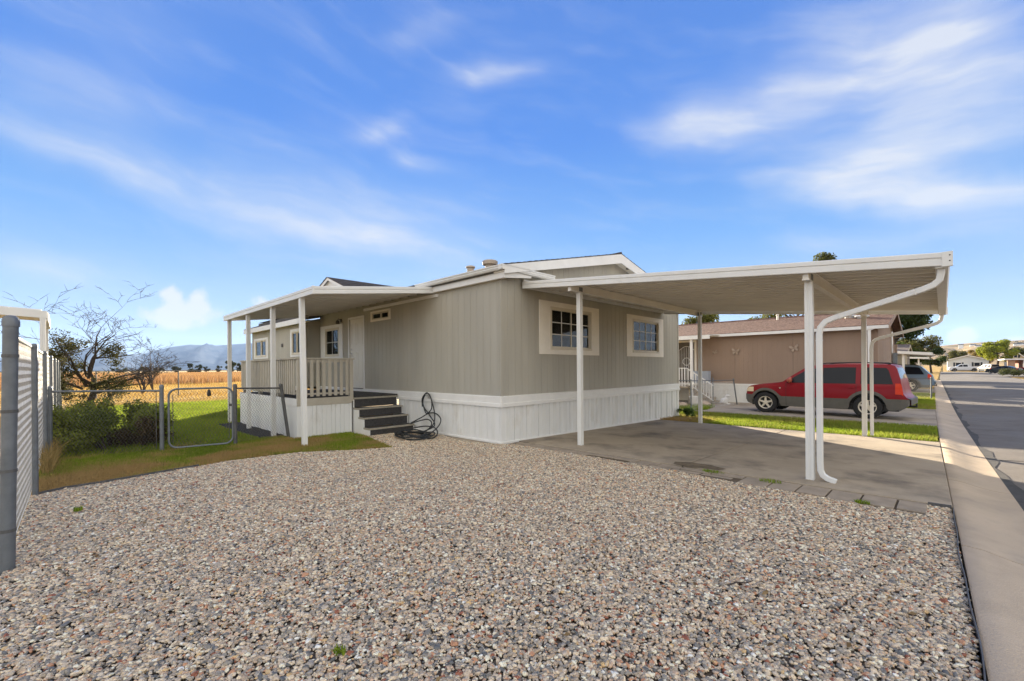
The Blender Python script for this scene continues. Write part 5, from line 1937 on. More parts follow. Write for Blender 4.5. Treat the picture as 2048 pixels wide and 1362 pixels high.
def build_car(name, label, D, paint, clad, loc, rot, scale=(1, 1, 1), detail=2, clad_z=0.61, lamps=True, rack=True):
    t = thing(name, label, 'car')
    L_, hw, wr, zc = D['L'], D['hw'], D['wr'], D['wr']
    tum = [(.2, .955), (.45, .985), (.7, 1.0), (.95, .988), (D['belt'], .955), (1.75, .765)]
    ztop = lambda x: interp(D['top'], x)

    def zlow(x, grow=0.0):
        z = interp(D['low'], x)
        for xc in (D['xf'], D['xr']):
            rr = D['arch'] + grow
            if abs(x - xc) < rr:
                z = max(z, zc + math.sqrt(rr * rr - (x - xc) ** 2))
        return z
    W = lambda x, z: hw * interp(D['plan'], x) * interp(tum, z)
    xs_ = sorted(set(list(np.linspace(0, L_, 60 if detail > 1 else 34)) + [p[0] for p in D['top']] + [D[k] + s * D['arch'] * q for k in ('xf', 'xr') for s in (-1, 1) for q in (1.0, .985, .94, .8, .6, .3)] + [.02, .06, .09]))
    xs_ = [x for x in xs_ if 0 <= x <= L_]
    nz_ = 12

    def side(zl, zh, off, sgn, x0, x1, nz=nz_, n=None):
        xx = [x for x in xs_ if x0 < x < x1]
        xx = [x0] + xx + [x1]
        rows = []
        for x in xx:
            a, b = zl(x), zh(x)
            b = max(a + 0.001, b)
            rows.append([(x, sgn * (W(x, a + (b - a) * k / nz) + off), a + (b - a) * k / nz) for k in range(nz + 1)])
        return rows
    body = MB()
    for sgn in (-1, 1):
        body.grid(side(zlow, ztop, 0, sgn, 0, L_))
    ny = 8

    def toprows(x0, x1, off, inset=0.0, crown=0.022):
        rows = []
        for x in [x0] + [x for x in xs_ if x0 < x < x1] + [x1]:
            z = ztop(x)
            w = W(x, z) * (1 - inset) if inset else W(x, z)
            rows.append([(x, w * (-1 + 2 * k / ny), z + off + crown * (1 - (-1 + 2 * k / ny) ** 2)) for k in range(ny + 1)])
        return rows
    body.grid(toprows(0, L_, 0))
    for x in (0, L_):
        body.grid([[(x, W(x, z) * (-1 + 2 * k / ny), z + (0.022 * (1 - (-1 + 2 * k / ny) ** 2) if z > 0.6 else 0)) for k in range(ny + 1)] for z in (zlow(x), ztop(x))])
    body.build('body', paint, t, smooth=True, local=True, angle=38)
    # lower cladding round the sills, arches and bumpers
    if clad:
        cz = lambda x: max(clad_z + (0.03 if x < 0.4 or x > L_ - 0.5 else 0), zlow(x, 0.085) if abs(x - D['xf']) < D['arch'] + .085 or abs(x - D['xr']) < D['arch'] + .085 else 0)
        m = MB()
        for sgn in (-1, 1):
            m.grid(side(lambda x: zlow(x) - 0.004, lambda x: min(cz(x), ztop(x) - 0.005), 0.012, sgn, 0.0, L_, 6))
        for x, e in ((0, -0.012), (L_, 0.03)):
            m.grid([[(x + e, (W(x, z) + 0.012) * (-1 + 2 * k / ny), z) for k in range(ny + 1)] for z in (zlow(x) - .004, 0.5, 0.64)])
            s_ = 1 if e > 0 else -1
            m.grid([[(x + e, (W(x, .64) + 0.012) * (-1 + 2 * k / ny), .64) for k in range(ny + 1)], [(x - s_ * 0.05, (W(x - s_ * .05, .7) + 0.005) * (-1 + 2 * k / ny), .69) for k in range(ny + 1)]])
        m.build('cladding', clad, t, smooth=True, local=True)
    # glazing
    rd = D['roofdrop']
    for (x0, x1, sl) in D['wins']:
        for sgn in (-1, 1):
            def zh(x):
                z = ztop(x) - rd
                return max(D['belt'] + 0.008, z)

            def zl(x):
                return D['belt'] + 0.005
            xa, xb = x0, x1
            m = MB()
            rows = []
            n = 14
            for k in range(n + 1):
                x = xa + (xb - xa) * k / n
                b = zh(x)
                if sl < 0:      # rear edge leans forward
                    lim = D['belt'] + (xb - x) / (-sl) * 0.5 + 0.02
                    b = min(b, max(D['belt'] + .02, lim))
                rows.append([(x, sgn * (W(x, D['belt'] + (b - D['belt']) * q / 5) + 0.006), D['belt'] + 0.006 + (b - D['belt'] - .006) * q / 5) for q in range(6)])
            m.grid(rows)
            m.build('side_window', M_cglass, t, smooth=True, local=True)
    m = MB().grid(toprows(D['cowl'][0] + .03, D['cowl'][1] - .02, 0.006, 0.07))
    m.build('windscreen', M_cglass, t, smooth=True, local=True)
    m = MB().grid(toprows(D['back'][0] + .02, D['back'][1] - .01, 0.006, 0.09))
    m.build('rear_window', M_cglass, t, smooth=True, local=True)
    # lamps
    for sgn in (-1, 1):
        lo, hi = D['belt'] - 0.33, D['belt'] + 0.03
        m = MB()
        m.grid(side(lambda x: lo + (0 if x > L_ - .16 else .03), lambda x: min(ztop(x) - .004, hi), 0.012, sgn, L_ - 0.31, L_ - 0.135, 6))
        m.build('tail_lamp', M_red_l, t, smooth=True, local=True)
        m = MB()
        hz = ztop(.2)
        m.grid(side(lambda x: hz - .21, lambda x: min(ztop(x) - .02, hz - .04), 0.012, sgn, 0.045, 0.30, 5))
        m.build('headlamp', M_amber, t, smooth=True, local=True)
    # wheels
    for xc in (D['xf'], D['xr']):
        for sgn in (-1, 1):
            yo = sgn * (hw - 0.02)
            w = MB()
            r = wr
            prof = [(r * .60, -.105), (r * .80, -.115), (r * .95, -.105), (r * .995, -.075), (r, 0), (r * .995, .075), (r * .95, .105), (r * .80, .115), (r * .60, .105)]
            prof = [(a, (yo - sgn * .11) + b) for a, b in prof]
            w.lathe(prof, (xc, 0, zc), 'y', 28, cap=False)
            wo = w.build('wheel', M_rubber, t, smooth=True, local=True)
            rm = MB()
            ye = yo - sgn * 0.006
            rm.lathe([(r * .615, ye - sgn * .10), (r * .63, ye), (r * .60, ye + sgn * .003), (r * .55, ye - sgn * .012), (r * .53, ye - sgn * .10)], (xc, 0, zc), 'y', 28, cap=False)
            if detail > 1:
                ns = 5
                for k in range(ns):
                    a = 2 * math.pi * k / ns + 0.3
                    ca, sa = math.cos(a), math.sin(a)

                    def pt(rad, lat, dep):
                        return (xc + ca * rad - sa * lat, ye + sgn * dep, zc + sa * rad + ca * lat)
                    rm.hexa([pt(r * .10, -r * .11, -.03), pt(r * .10, r * .11, -.03), pt(r * .57, r * .085, -.03), pt(r * .57, -r * .085, -.03), pt(r * .10, -r * .09, -.002), pt(r * .10, r * .09, -.002), pt(r * .57, r * .06, -.008), pt(r * .57, -r * .06, -.008)])
                rm.lathe([(0.001, ye - sgn * .02), (r * .17, ye - sgn * .02), (r * .15, ye + sgn * .004), (r * .06, ye + sgn * .008), (0.001, ye + sgn * .008)], (xc, 0, zc), 'y', 14)
            rm.build('rim', M_alloy, wo, local=True, smooth=True)
            bk = MB().lathe([(0.001, ye - sgn * .09), (r * .6, ye - sgn * .09), (r * .6, ye - sgn * .075), (0.001, ye - sgn * .075)], (xc, 0, zc), 'y', 18)
            bk.build('brake_disc', M_black, wo, local=True)
    m = MB()
    m.box(0.25, L_ - .25, -hw * .86, hw * .86, 0.26, 0.46)
    for xc in (D['xf'], D['xr']):
        m.box(xc - D['arch'] - .02, xc + D['arch'] + .02, -hw * .72, hw * .72, .3, zc + D['arch'] + .03)
    m.build('underbody', M_black, t, local=True)
    if detail > 1:
        # door shut lines, handles, mirrors, rack, hitch
        m = MB()
        for x in (D['wins'][0][0] - 0.02, D['wins'][1][0] - 0.04, D['wins'][1][1] + 0.02):
            for sgn in (-1, 1):
                m.grid(side(lambda q: max(.30, zlow(q) + .01), lambda q: D['belt'], 0.0135, sgn, x - .005, x + .005, 8))
        m.build('door_gap', M_black, t, local=True)
        for x in (D['wins'][0][1] - .22, D['wins'][1][1] - .22):
            for sgn in (-1, 1):
                zh_ = D['belt'] - .12
                m = MB()
                y = W(x, zh_)
                m.box(x, x + .19, sgn * y - .028, sgn * y + .028, zh_ - .018, zh_ + .018)
                m.build('door_handle', paint, t, local=True, bevel=0.008)
        for sgn in (-1, 1):
            x, z = D['wins'][0][0] + .10, D['belt'] + .10
            y = sgn * (W(x, z) + .13)
            m = MB()
            m.lathe([(0.001, -.07), (.06, -.065), (.10, -.02), (.105, .03), (.085, .06), (0.001, .065)], (x, y, z), 'x', 14)
            m.tube([(x, y - sgn * .14, z - .05), (x, y - sgn * .04, z - .03)], .025, 6)
            m.build('mirror', mat('mirror_red', (0.40, 0.10, 0.06), 0.35, 0.1, 4) if 'red' in paint.name else paint, t, local=True, smooth=True)
        if rack:
            for sgn in (-1, 1):
                xa, xb = D['cowl'][1] + .3, D['back'][0] - .12
                y = sgn * (W(xa, ztop(xa)) - .09)
                m = MB()
                k = 9
                m.tube([(xa + (xb - xa) * i / k, y, ztop(xa + (xb - xa) * i / k) + (0.012 if i in (0, k) else .05)) for i in range(k + 1)], .017, 6)
                m.build('roof_rail', M_black, t, local=True, smooth=True)
            for x in (D['cowl'][1] + .75, D['back'][0] - .55):
                m = MB()
                w = W(x, ztop(x)) - .09
                m.tube([(x, -w, ztop(x) + .05), (x, 0, ztop(x) + .062), (x, w, ztop(x) + .05)], .014, 6)
                m.build('cross_bar', M_black, t, local=True)
        m = MB()
        m.box(L_ - .1, L_ + .09, -.03, .03, .36, .42)
        m.lathe([(.001, 0), (.02, 0), (.028, .03), (.02, .055), (.001, .058)], (L_ + .07, 0, .42), 'z', 10)
        m.build('tow_hitch', M_black, t, local=True)
        m = MB()
        m.lathe([(.001, 0), (.025, 0), (.025, -.004), (.001, -.004)], (1.16, -(W(1.16, .9) + .004), .90), 'y', 10)
        m.build('fender_badge', M_steel, t, local=True)
    t.scale = scale
    t.rotation_euler = (0, 0, rot)
    t.location = loc
    return t


M_red = car_paint('paint_red', (0.225, 0.009, 0.017))
M_blue = car_paint('paint_bluegrey', (0.12, 0.175, 0.245))
M_whitec = car_paint('paint_white', (0.62, 0.63, 0.64))
M_char = car_paint('paint_charcoal', (0.035, 0.040, 0.045))
M_silver = car_paint('paint_silver', (0.10, 0.105, 0.11))
# wheels of the red car stand at x -4.60 and -1.72
build_car('parked_suv', 'red sport utility car with dark grey lower cladding parked on the neighbour driveway', SUV, M_red, M_clad, (-5.37, 19.05, g(18.2) + 0.02), R(-3.5), (1.065, 1.0, 1.02))
build_car('parked_suv', 'blue grey sport utility car parked under the distant white carport', SUV2, M_blue, M_cladg, (-5.55, 40.2, g(40) + 0.02), R(-1), (1.05, 1.0, 1.0), 2, 0.42)
build_car('pickup_truck', 'white pickup truck parked before the far white gabled house', PICKUP, M_whitec, None, (1.0, 153.0, g(90)), R(8), detail=1)
build_car('parked_car', 'dark car parked at the far end of the street left of the white pickup', SEDAN, M_char, None, (-9.4, 139.5, g(90)), R(5), detail=1)
build_car('parked_suv', 'charcoal car parked left of the far dark sedan beside a pale carport', SUV2, M_char, None, (-7.6, 118.0, g(90)), R(5), detail=1)
build_car('parked_suv', 'silver grey car parked before the lime green tree', SUV, M_silver, None, (6.3, 149, g(90)), R(-60), detail=1)
build_car('parked_car', 'dark low car with sloping bonnet nearest the roadside hedge', SEDAN, M_char, None, (6.0, 124.5, g(90)), R(-25), detail=1)
build_car('parked_suv', 'dark red car parked under the brick house carport', SUV, M_red, None, (11.6, 141, g(90)), R(-15), detail=1)


# ------------------------------------------------------------------ the neighbour's brown home
def simple_home(name, label, x0, x1, y0, y1, z0, sk, ze, pitch, wallm, roofm, trimm, ridge='x', grooves=True, over=0.35, skirt=True, nc=16):
    h = thing(name, label, 'house', ((x0 + x1) / 2, y0, z0))
    zr = ze + pitch * (y1 - y0) / 2
    ym = (y0 + y1) / 2
    pat = T111 if grooves else [(3.0, 0.0)]
    rz = lambda y: zr - pitch * abs(y - ym)
    groove_wall(PF(y0), x0, x1, z0 + sk, ze, wallm, h, 'siding_panel', [(0.193, 0.0), (0.010, -0.005)] if grooves else pat, 2.44, gap=0.002)
    groove_wall(PE(x1), y0 + .051, y1, z0 + sk, lambda y: rz(y) - .03, wallm, h, 'siding_panel', [(0.193, 0.0), (0.010, -0.005)] if grooves else pat, 2.44, gap=0.002)
    m = MB()
    m.box(x0, x0 + .05, y0 + .052, y1, z0 + sk, ze)
    m.box(x0, x1, y1 + .001, y1 + .05, z0 + sk, ze)
    m.build('rear_wall', wallm, h)
    if skirt:
        groove_wall(PF(y0 - .012), x0, x1, z0, z0 + sk - .04, M_skirt, h, 'skirting_panel', SKIRT, 1.488, thick=.012)
        groove_wall(PE(x1 + .012), y0, y1, z0, z0 + sk - .04, M_skirt, h, 'skirting_panel', SKIRT, 1.488, thick=.012)
        m = MB()
        m.box(x0, x1 + .04, y0 - .04, y0 - .002, z0 + sk - .06, z0 + sk + .03)
        m.build('band_trim', M_white, h)
    xa, xb = x0 - over, x1 + over
    for sg, ye in ((1, y0 - over), (-1, y1 + over)):
        for i in range(nc):
            ya, yb = ye + (ym - ye) * i / nc, ye + (ym - ye) * (i + 1) / nc
            za, zb = rz(ya), rz(yb)
            m = MB()
            m.hexa([(xa, ya, za - .02), (xb, ya, za - .02), (xb, yb + sg * .03, zb - .02), (xa, yb + sg * .03, zb - .02), (xa, ya, za + .018), (xb, ya, za + .018), (xb, yb + sg * .03, zb + .006), (xa, yb + sg * .03, zb + .006)])
            m.build('shingle_course', roofm, h)
        for xx in (xb, xa - .025):
            m = MB()
            m.hexa([(xx, ye, rz(ye) - .19), (xx + .025, ye, rz(ye) - .19), (xx + .025, ym, zr - .19), (xx, ym, zr - .19), (xx, ye, rz(ye) + .005), (xx + .025, ye, rz(ye) + .005), (xx + .025, ym, zr + .005), (xx, ym, zr + .005)])
            m.build('bargeboard', trimm[1], h)
        m = MB()
        m.box(xa, xb - .002, min(ye, ye + sg * .02), max(ye, ye + sg * .02), rz(ye) - .15, rz(ye) - .022)
        m.build('fascia', trimm[0], h)
        m = MB()
        yw = y0 if sg == 1 else y1
        m.box(xa, xb - .003, min(ye + sg * .021, yw), max(ye + sg * .021, yw), rz(ye) - .145, rz(ye) - .13)
        m.build('soffit', trimm[1], h)
    m = MB().tube([(xa, ym, zr + .01), (xb, ym, zr + .01)], .05, 6)
    m.build('ridge_cap', roofm, h)
    return h, rz


def build_neighbour():
    z0 = g(23)
    h, rz = simple_home('mobile_home', 'brown sided mobile home with reddish shingle roof behind the red car', -17.0, -1.85, 23.0, 31.2, z0, 0.90, 3.17, 0.215, M_brown, M_shingr, (M_white, M_brown))
    # door with cream surround behind the porch posts
    F = PF(23.0)
    m = MB()
    for a, b, c, d_ in ((-10.15, -10.05, .68, 2.86), (-9.20, -9.10, .68, 2.86), (-10.05, -9.20, 2.76, 2.86)):
        pbox(m, F, a, b, .001, .025, c, d_)
    d = m.build('door', M_cream, h, label='dark screen door with cream surround and scrollwork')
    m = MB()
    pbox(m, F, -10.05, -9.20, .001, .012, .68, 2.76)
    m.build('door_leaf', mat('screen_door', (0.10, 0.085, 0.07), 0.6, 0.2, 6), d)
    m = MB()
    for k in range(7):
        x = -9.98 + k * 0.117
        m.tube([(x, 22.98, .8), (x, 22.98, 2.35 + .18 * math.sin(math.pi * (k + .5) / 7))], .010, 4)
    m.tube([(-10.0 + .78 * k / 8, 22.975, 2.35 + .2 * math.sin(math.pi * k / 8)) for k in range(9)], .014, 4)
    m.tube([(-9.62 + .2 * math.cos(a * .7), 22.97, 1.75 + .2 * math.sin(a * .7)) for a in range(10)], .016, 4)
    m.build('scrollwork', M_white, d)
    # wall vents on the roof
    for x, y in ((-3.05, 25.3), (-2.55, 24.9)):
        m = MB()
        zz = rz(y)
        m.lathe([(.17, 0), (.17, .06), (.27, .065), (.28, .10), (.22, .13), (0.001, .135)], (x, y, zz - .01), 'z', 16)
        m.build('roof_vent', M_alu, h, smooth=True)
    m = MB().lathe([(.05, 0), (.05, .26), (.08, .265), (.06, .31), (.001, .32)], (-6.2, 26.4, rz(26.4) - .02), 'z', 10)
    m.build('roof_vent', M_cream, h, smooth=True)
    m = MB()
    m.hexa([(-2.15, 22.68, z0), (-2.05, 22.68, z0), (-2.05, 22.78, z0), (-2.15, 22.78, z0), (-2.15, 22.68, 2.98), (-2.05, 22.68, 2.98), (-2.05, 22.78, 2.98), (-2.15, 22.78, 2.98)])
    m.prism([(-.24, 3.02), (.24, 3.02), (.24, 2.97), (.07, 2.90), (-.07, 2.90), (-.24, 2.97)], (-2.10, 22.675, 0), (-2.10, 22.785, 0), (1, 0, 0), (0, 0, 1))
    m.build('eave_post', M_white, h)
    # ornaments on the wall
    wing = [[(0, .02), (.10, .16), (.22, .20), (.24, .10), (.14, 0.0)], [(0, -.01), (.12, -.02), (.19, -.10), (.12, -.19), (.05, -.14)]]
    for k, (x, z, s, r_, lab) in enumerate(((-8.15, 2.20, .62, .5, 'leftmost small butterfly ornament on the brown wall'), (-7.20, 2.20, .95, -.1, 'middle cream butterfly ornament on the brown wall'), (-4.74, 2.27, .95, .25, 'pale butterfly ornament on the brown wall above the red car'))):
        t = thing('butterfly_ornament', lab, 'ornament', (x, 22.97, z), 'butterflies on the brown wall')
        s *= 0.8
        for sg in (-1, 1):
            for wpts in wing:
                m = MB()
                pr = [(sg * (a * math.cos(r_) * s) - b * math.sin(r_) * s, (sg * a * math.sin(r_) + b * math.cos(r_)) * s) for a, b in wpts]
                n = len(pr)
                m.add([(a, -0.012 - abs(a) * .25, b) for a, b in pr] + [(a, -abs(a) * .25, b) for a, b in pr], [tuple(range(n)), tuple(range(2 * n - 1, n - 1, -1))] + [(i, (i + 1) % n, n + (i + 1) % n, n + i) for i in range(n)])
                m.build('wing', mat('faded_metal', (0.36, 0.28, 0.22), 0.6, 0.2, 12), t, local=True)
        MB().tube([(0, -.012, -.13 * s), (0, -.02, .0), (0, -.012, .12 * s)], [.008, .016, .006], 6).build('body', MATS['faded_metal'], t, local=True)
    # its porch: lower roof edge, post, railings, steps, pots
    p = thing('porch', 'white railed entrance porch of the brown home', 'porch', (-9.6, 21.8, z0))
    m = MB()
    m.box(-13.5, -7.85, 21.35, 21.42, 2.80, 2.99)
    m.build('fascia', M_white, p)
    m = MB()
    m.hexa([(-13.5, 21.43, 2.95), (-7.86, 21.43, 2.95), (-7.86, 22.72, 3.03), (-13.5, 22.72, 3.03), (-13.5, 21.43, 2.985), (-7.86, 21.43, 2.985), (-7.86, 22.72, 3.06), (-13.5, 22.72, 3.06)])
    m.build('roof_pan', M_pan, p)
    for x in (-8.75, -12.5):
        m = MB()
        m.box(x - .055, x + .055, 21.44, 21.55, z0, 2.95)
        m.build('post', M_white, p)
    m = MB()
    m.box(-13.0, -8.95, 21.5, 22.94, z0 + .72, z0 + .80)
    m.build('deck', M_conc, p)
    for k in range(4):
        m = MB()
        m.box(-8.95 + .28 * k, -8.95 + .28 * (k + 1), 21.6, 22.9, z0, z0 + .80 - .18 * (k + 1))
        m.build('step', M_conc, p)
    # slanting rail with pickets down the steps, level rail along the deck
    A, B = Vector((-9.0, 21.52, z0 + 1.70)), Vector((-7.75, 21.52, z0 + .88))
    MB().tube([A, B], .03, 4, square=True).build('hand_rail', M_white, p)
    MB().tube([A - Vector((0, 0, .72)), B - Vector((0, 0, .72))], .025, 4, square=True).build('hand_rail', M_white, p)
    for k in range(10):
        q = A.lerp(B, (k + .5) / 10)
        MB().box(q.x - .02, q.x + .02, 21.505, 21.535, q.z - .74, q.z).build('picket', M_white, p)
    A, B = Vector((-11.2, 21.45, z0 + 1.72)), Vector((-9.0, 21.45, z0 + 1.70))
    MB().tube([A, B], .03, 4, square=True).build('hand_rail', M_white, p)
    for k in range(16):
        q = A.lerp(B, (k + .5) / 16)
        MB().box(q.x - .02, q.x + .02, 21.43, 21.47, z0 + .8, q.z).build('picket', M_white, p)
    m = MB()
    m.box(-9.02, -8.25, 22.2, 22.6, z0 + .95, z0 + 1.55)
    m.build('side_board', mat('grey_board', (0.36, 0.39, 0.44), 0.7, 0.1, 4), p)
    # white bucket planter, pale rocks and the rabbit
    m = MB().lathe([(.16, 0), (.21, .35), (.23, .36), (.23, .39), (.19, .39), (.17, .30), (.001, .28)], (-8.15, 20.3, g(20.3)), 'z', 18)
    m.build('flower_pot', M_white, label='white round planter in the neighbour garden', cat='planter', smooth=True)
    rr = random.Random(3)
    for k, (x, y, s) in enumerate(((-8.6, 18.9, .34), (-7.8, 18.2, .24), (-7.35, 19.4, .27), (-9.2, 18.0, .40))):
        bm = bmesh.new()
        bmesh.ops.create_icosphere(bm, subdivisions=2, radius=s)
        for v in bm.verts:
            v.co *= 1 + rr.uniform(-.16, .16)
            v.co.z *= .62
        me = bpy.data.meshes.new('garden_rock')
        bm.to_mesh(me)
        bm.free()
        me.materials.append(mat('rock', (0.44, 0.33, 0.24), 0.9, 0.25, 4, 0.8, 20))
        o = bpy.data.objects.new('garden_rock', me)
        o.location = (x, y, g(y) + s * .3)
        finish(o, None, ('wide pale garden rock behind the yard fence, second from the beige home', 'small tan garden rock behind the fence near the rear carport post', 'tan garden rock nearest the rabbit statue', 'largest pale garden rock against the corner of the beige home')[k], 'rock', 'rocks in the neighbour garden')
    t = thing('rabbit_statue', 'white rabbit garden statue by the brown home', 'statue', (-7.2, 21.35, g(21.4)))
    bm = bmesh.new()

    def blob(c, r, sx, sy, sz, rot=0):
        v = bmesh.ops.create_icosphere(bm, subdivisions=2, radius=r)['verts']
        for q in v:
            q.co = Matrix.Rotation(rot, 3, 'Y') @ Vector((q.co.x * sx, q.co.y * sy, q.co.z * sz)) + Vector(c)
    blob((0, 0, .19), .19, 1.05, .8, 1.0)
    blob((.10, 0, .26), .15, .8, .8, 1.25)
    blob((.17, 0, .47), .105, 1.15, .85, .95)
    blob((.11, .04, .66), .075, .35, .4, 1.9, -.25)
    blob((.13, -.05, .66), .075, .35, .4, 1.9, .12)
    blob((-.19, 0, .10), .06, 1, 1, 1)
    blob((.22, .06, .05), .06, 1.5, .7, .8)
    blob((.22, -.06, .05), .06, 1.5, .7, .8)
    me = bpy.data.meshes.new('body')
    bm.to_mesh(me)
    bm.free()
    me.materials.append(M_white)
    o = bpy.data.objects.new('body', me)
    rm = o.modifiers.new('remesh', 'REMESH')
    rm.mode = 'VOXEL'
    rm.voxel_size = 0.02
    rm.use_smooth_shade = True
    finish(o, t)
    t.scale = (.85, .85, .85)
    # utility meter and pole at the street corner of the brown home
    mt = thing('meter_post', 'electric meter post standing at the corner of the brown home', 'meter', (-1.4, 24.6, g(24.6)))
    MB().box(-1.45, -1.36, 24.55, 24.65, g(24) + 0, 2.35).build('post', M_brown, mt)
    MB().box(-1.49, -1.35, 24.46, 24.545, 1.55, 2.0).build('meter_box', M_galv, mt)
    MB().tube([(-1.53, 24.6, g(24)), (-1.53, 24.6, 2.9)], .03, 8).build('conduit', M_steel, mt)
    blades('grass', [(-8.4, 17.3), (-6.95, 16.6), (-6.6, 17.6), (-6.9, 19.4), (-7.7, 18.6)], 2600, .05, .22, .006, 'ragged grass at the foot of the neighbour yard fence', strip_col, 'grass')


build_neighbour()


# ------------------------------------------------------------------ white cover behind the tall fence
def build_left_cover():
    c = thing('patio_cover', 'white patio roof with slim posts beyond the tall fence', 'awning', (-14.5, -0.35, 0))
    m = MB()
    m.hexa([(-14.55, -4.2, 2.86), (-14.45, -4.2, 2.86), (-14.45, -0.20, 2.70), (-14.55, -0.20, 2.70), (-14.55, -4.2, 3.06), (-14.45, -4.2, 3.06), (-14.45, -0.20, 2.86), (-14.55, -0.20, 2.86)])
    m.build('fascia', M_alu, c)
    m = MB()
    m.box(-17.6, -14.56, -0.25, -0.18, 2.66, 2.84)
    m.build('fascia', M_alu, c)
    for i in range(8):
        y0 = -4.2 + i * .49
        m = MB()
        z = 2.86 + (-y0) * .04
        m.hexa([(-17.6, y0, z), (-14.56, y0, z), (-14.56, y0 + .48, z - .02), (-17.6, y0 + .48, z - .02), (-17.6, y0, z + .03), (-14.56, y0, z + .03), (-14.56, y0 + .48, z + .01), (-17.6, y0 + .48, z + .01)])
        m.build('roof_pan', M_alu, c)
    for x, y in ((-14.5, -0.27), (-17.4, -0.27), (-14.5, -3.8)):
        m = MB()
        alu_post(m, x, y, -0.05, 2.72, .095)
        m.build('post', M_alu, c)


build_left_cover()


# ------------------------------------------------------------------ homes and carports further along the street
def small_carport(label, x0, x1, y0, y1, z_in, z_out, posts):
    c = thing('carport', label, 'carport', ((x0 + x1) / 2, (y0 + y1) / 2, g(y0)))
    n = 8
    for i in range(n):
        ya, yb = y0 + (y1 - y0) * i / n, y0 + (y1 - y0) * (i + 1) / n
        m = MB()
        m.hexa([(x0, ya, z_in - .08), (x1, ya, z_out - .08), (x1, yb - .01, z_out - .08), (x0, yb - .01, z_in - .08), (x0, ya, z_in - .04), (x1, ya, z_out - .04), (x1, yb - .01, z_out - .04), (x0, yb - .01, z_in - .04)])
        m.build('roof_pan', M_pan, c)
    for y in (y0, y1):
        s = -1 if y == y0 else 1
        m = MB()
        ya, yb = sorted((y + s * .001, y + s * .03))
        m.hexa([(x0, ya, z_in - .17), (x1, ya, z_out - .17), (x1, yb, z_out - .17), (x0, yb, z_in - .17), (x0, ya, z_in), (x1, ya, z_out), (x1, yb, z_out), (x0, yb, z_in)])
        m.build('fascia', M_alu, c)
    for x, y in posts:
        m = MB()
        zz = z_in + (z_out - z_in) * (x - x0) / (x1 - x0)
        m.box(x - .06, x + .06, y - .06, y + .06, g(y) + .0, zz - .085)
        m.build('post', M_alu, c)
    return c


small_carport('white edged carport standing over the blue grey car', -6.2, -0.42, 36.5, 43.0, 2.75, 2.22, ((-1.75, 36.8), (-5.6, 36.8), (-1.75, 42.6)))
simple_home('mobile_home', 'tan mobile home with brown roof behind the blue grey car', -15, -2.2, 44.5, 51.5, g(30) - .1, .7, 2.55, .16, M_tan, mat('shingle_brown', (0.14, 0.11, 0.095), .9, .3, 6, .5, 20), (M_white, M_tan), nc=6)
small_carport('dark flat carport with white edge behind the tan home', -6.6, -0.9, 56.0, 62.0, 2.45, 2.18, ((-1.6, 56.3), (-5.6, 56.3), (-1.6, 61.6)))
simple_home('mobile_home', 'pale grey mobile home further along the street', -16, -3.2, 63.5, 71, g(30), .7, 2.5, .17, mat('siding_grey', (.42, .42, .42), .8, .06, 2), M_shing, (M_white, M_white), nc=5, grooves=False)
small_carport('low white carport at the far end of the street', -9.5, -2.6, 124, 131, 2.35, 2.3, ((-9.2, 124.3), (-5.6, 124.3), (-2.9, 124.3)))
simple_home('mobile_home', 'far cream home with brown roof beside the white carport', -16, -4.0, 132.5, 140, g(30), .6, 2.4, .2, mat('siding_cream', (.55, .48, .38), .8, .06, 2), MATS['shingle_brown'], (M_white, M_white), nc=5, grooves=False)


def gable_house(name, label, x0, x1, y0, y1, z0, ze, zr, wallm, roofm, wins):
    """ridge runs away from the viewer: gable wall faces the street end"""
    h = thing(name, label, 'house', ((x0 + x1) / 2, y0, z0))
    xm = (x0 + x1) / 2
    m = MB()
    pr = [(x0, z0), (x1, z0), (x1, ze), (xm, zr), (x0, ze)]
    m.prism(pr, (0, y0, 0), (0, y1, 0), (1, 0, 0), (0, 0, 1))
    m.build('wall', wallm, h)
    for sg, xe in ((-1, x0 - .4), (1, x1 + .4)):
        k = (zr - ze) / (xm - x0)
        zz = zr - k * abs(xe - xm)
        m = MB()
        m.hexa([(xe, y0 - .4, zz + .02), (xm, y0 - .4, zr + .02), (xm, y1 + .4, zr + .02), (xe, y1 + .4, zz + .02), (xe, y0 - .4, zz + .12), (xm, y0 - .4, zr + .12), (xm, y1 + .4, zr + .12), (xe, y1 + .4, zz + .12)])
        m.build('roof', roofm, h)
        m = MB()
        m.hexa([(xe, y0 - .43, zz - .1), (xm, y0 - .43, zr - .1), (xm, y0 - .401, zr - .1), (xe, y0 - .401, zz - .1), (xe, y0 - .43, zz + .13), (xm, y0 - .43, zr + .13), (xm, y0 - .401, zr + .13), (xe, y0 - .401, zz + .13)])
        m.build('bargeboard', M_white, h)
    for (a, b, c, d) in wins:
        m = MB().box(a, b, y0 - .03, y0 - .002, c, d)
        w = m.build('window', M_white, h)
        MB().box(a + .08, b - .08, y0 - .045, y0 - .031, c + .08, d - .08).build('pane', M_cglass, w)
        for s in (a - .42, b + .04):
            MB().box(s, s + .38, y0 - .05, y0 - .002, c, d).build('shutter', M_char, w)
    return h


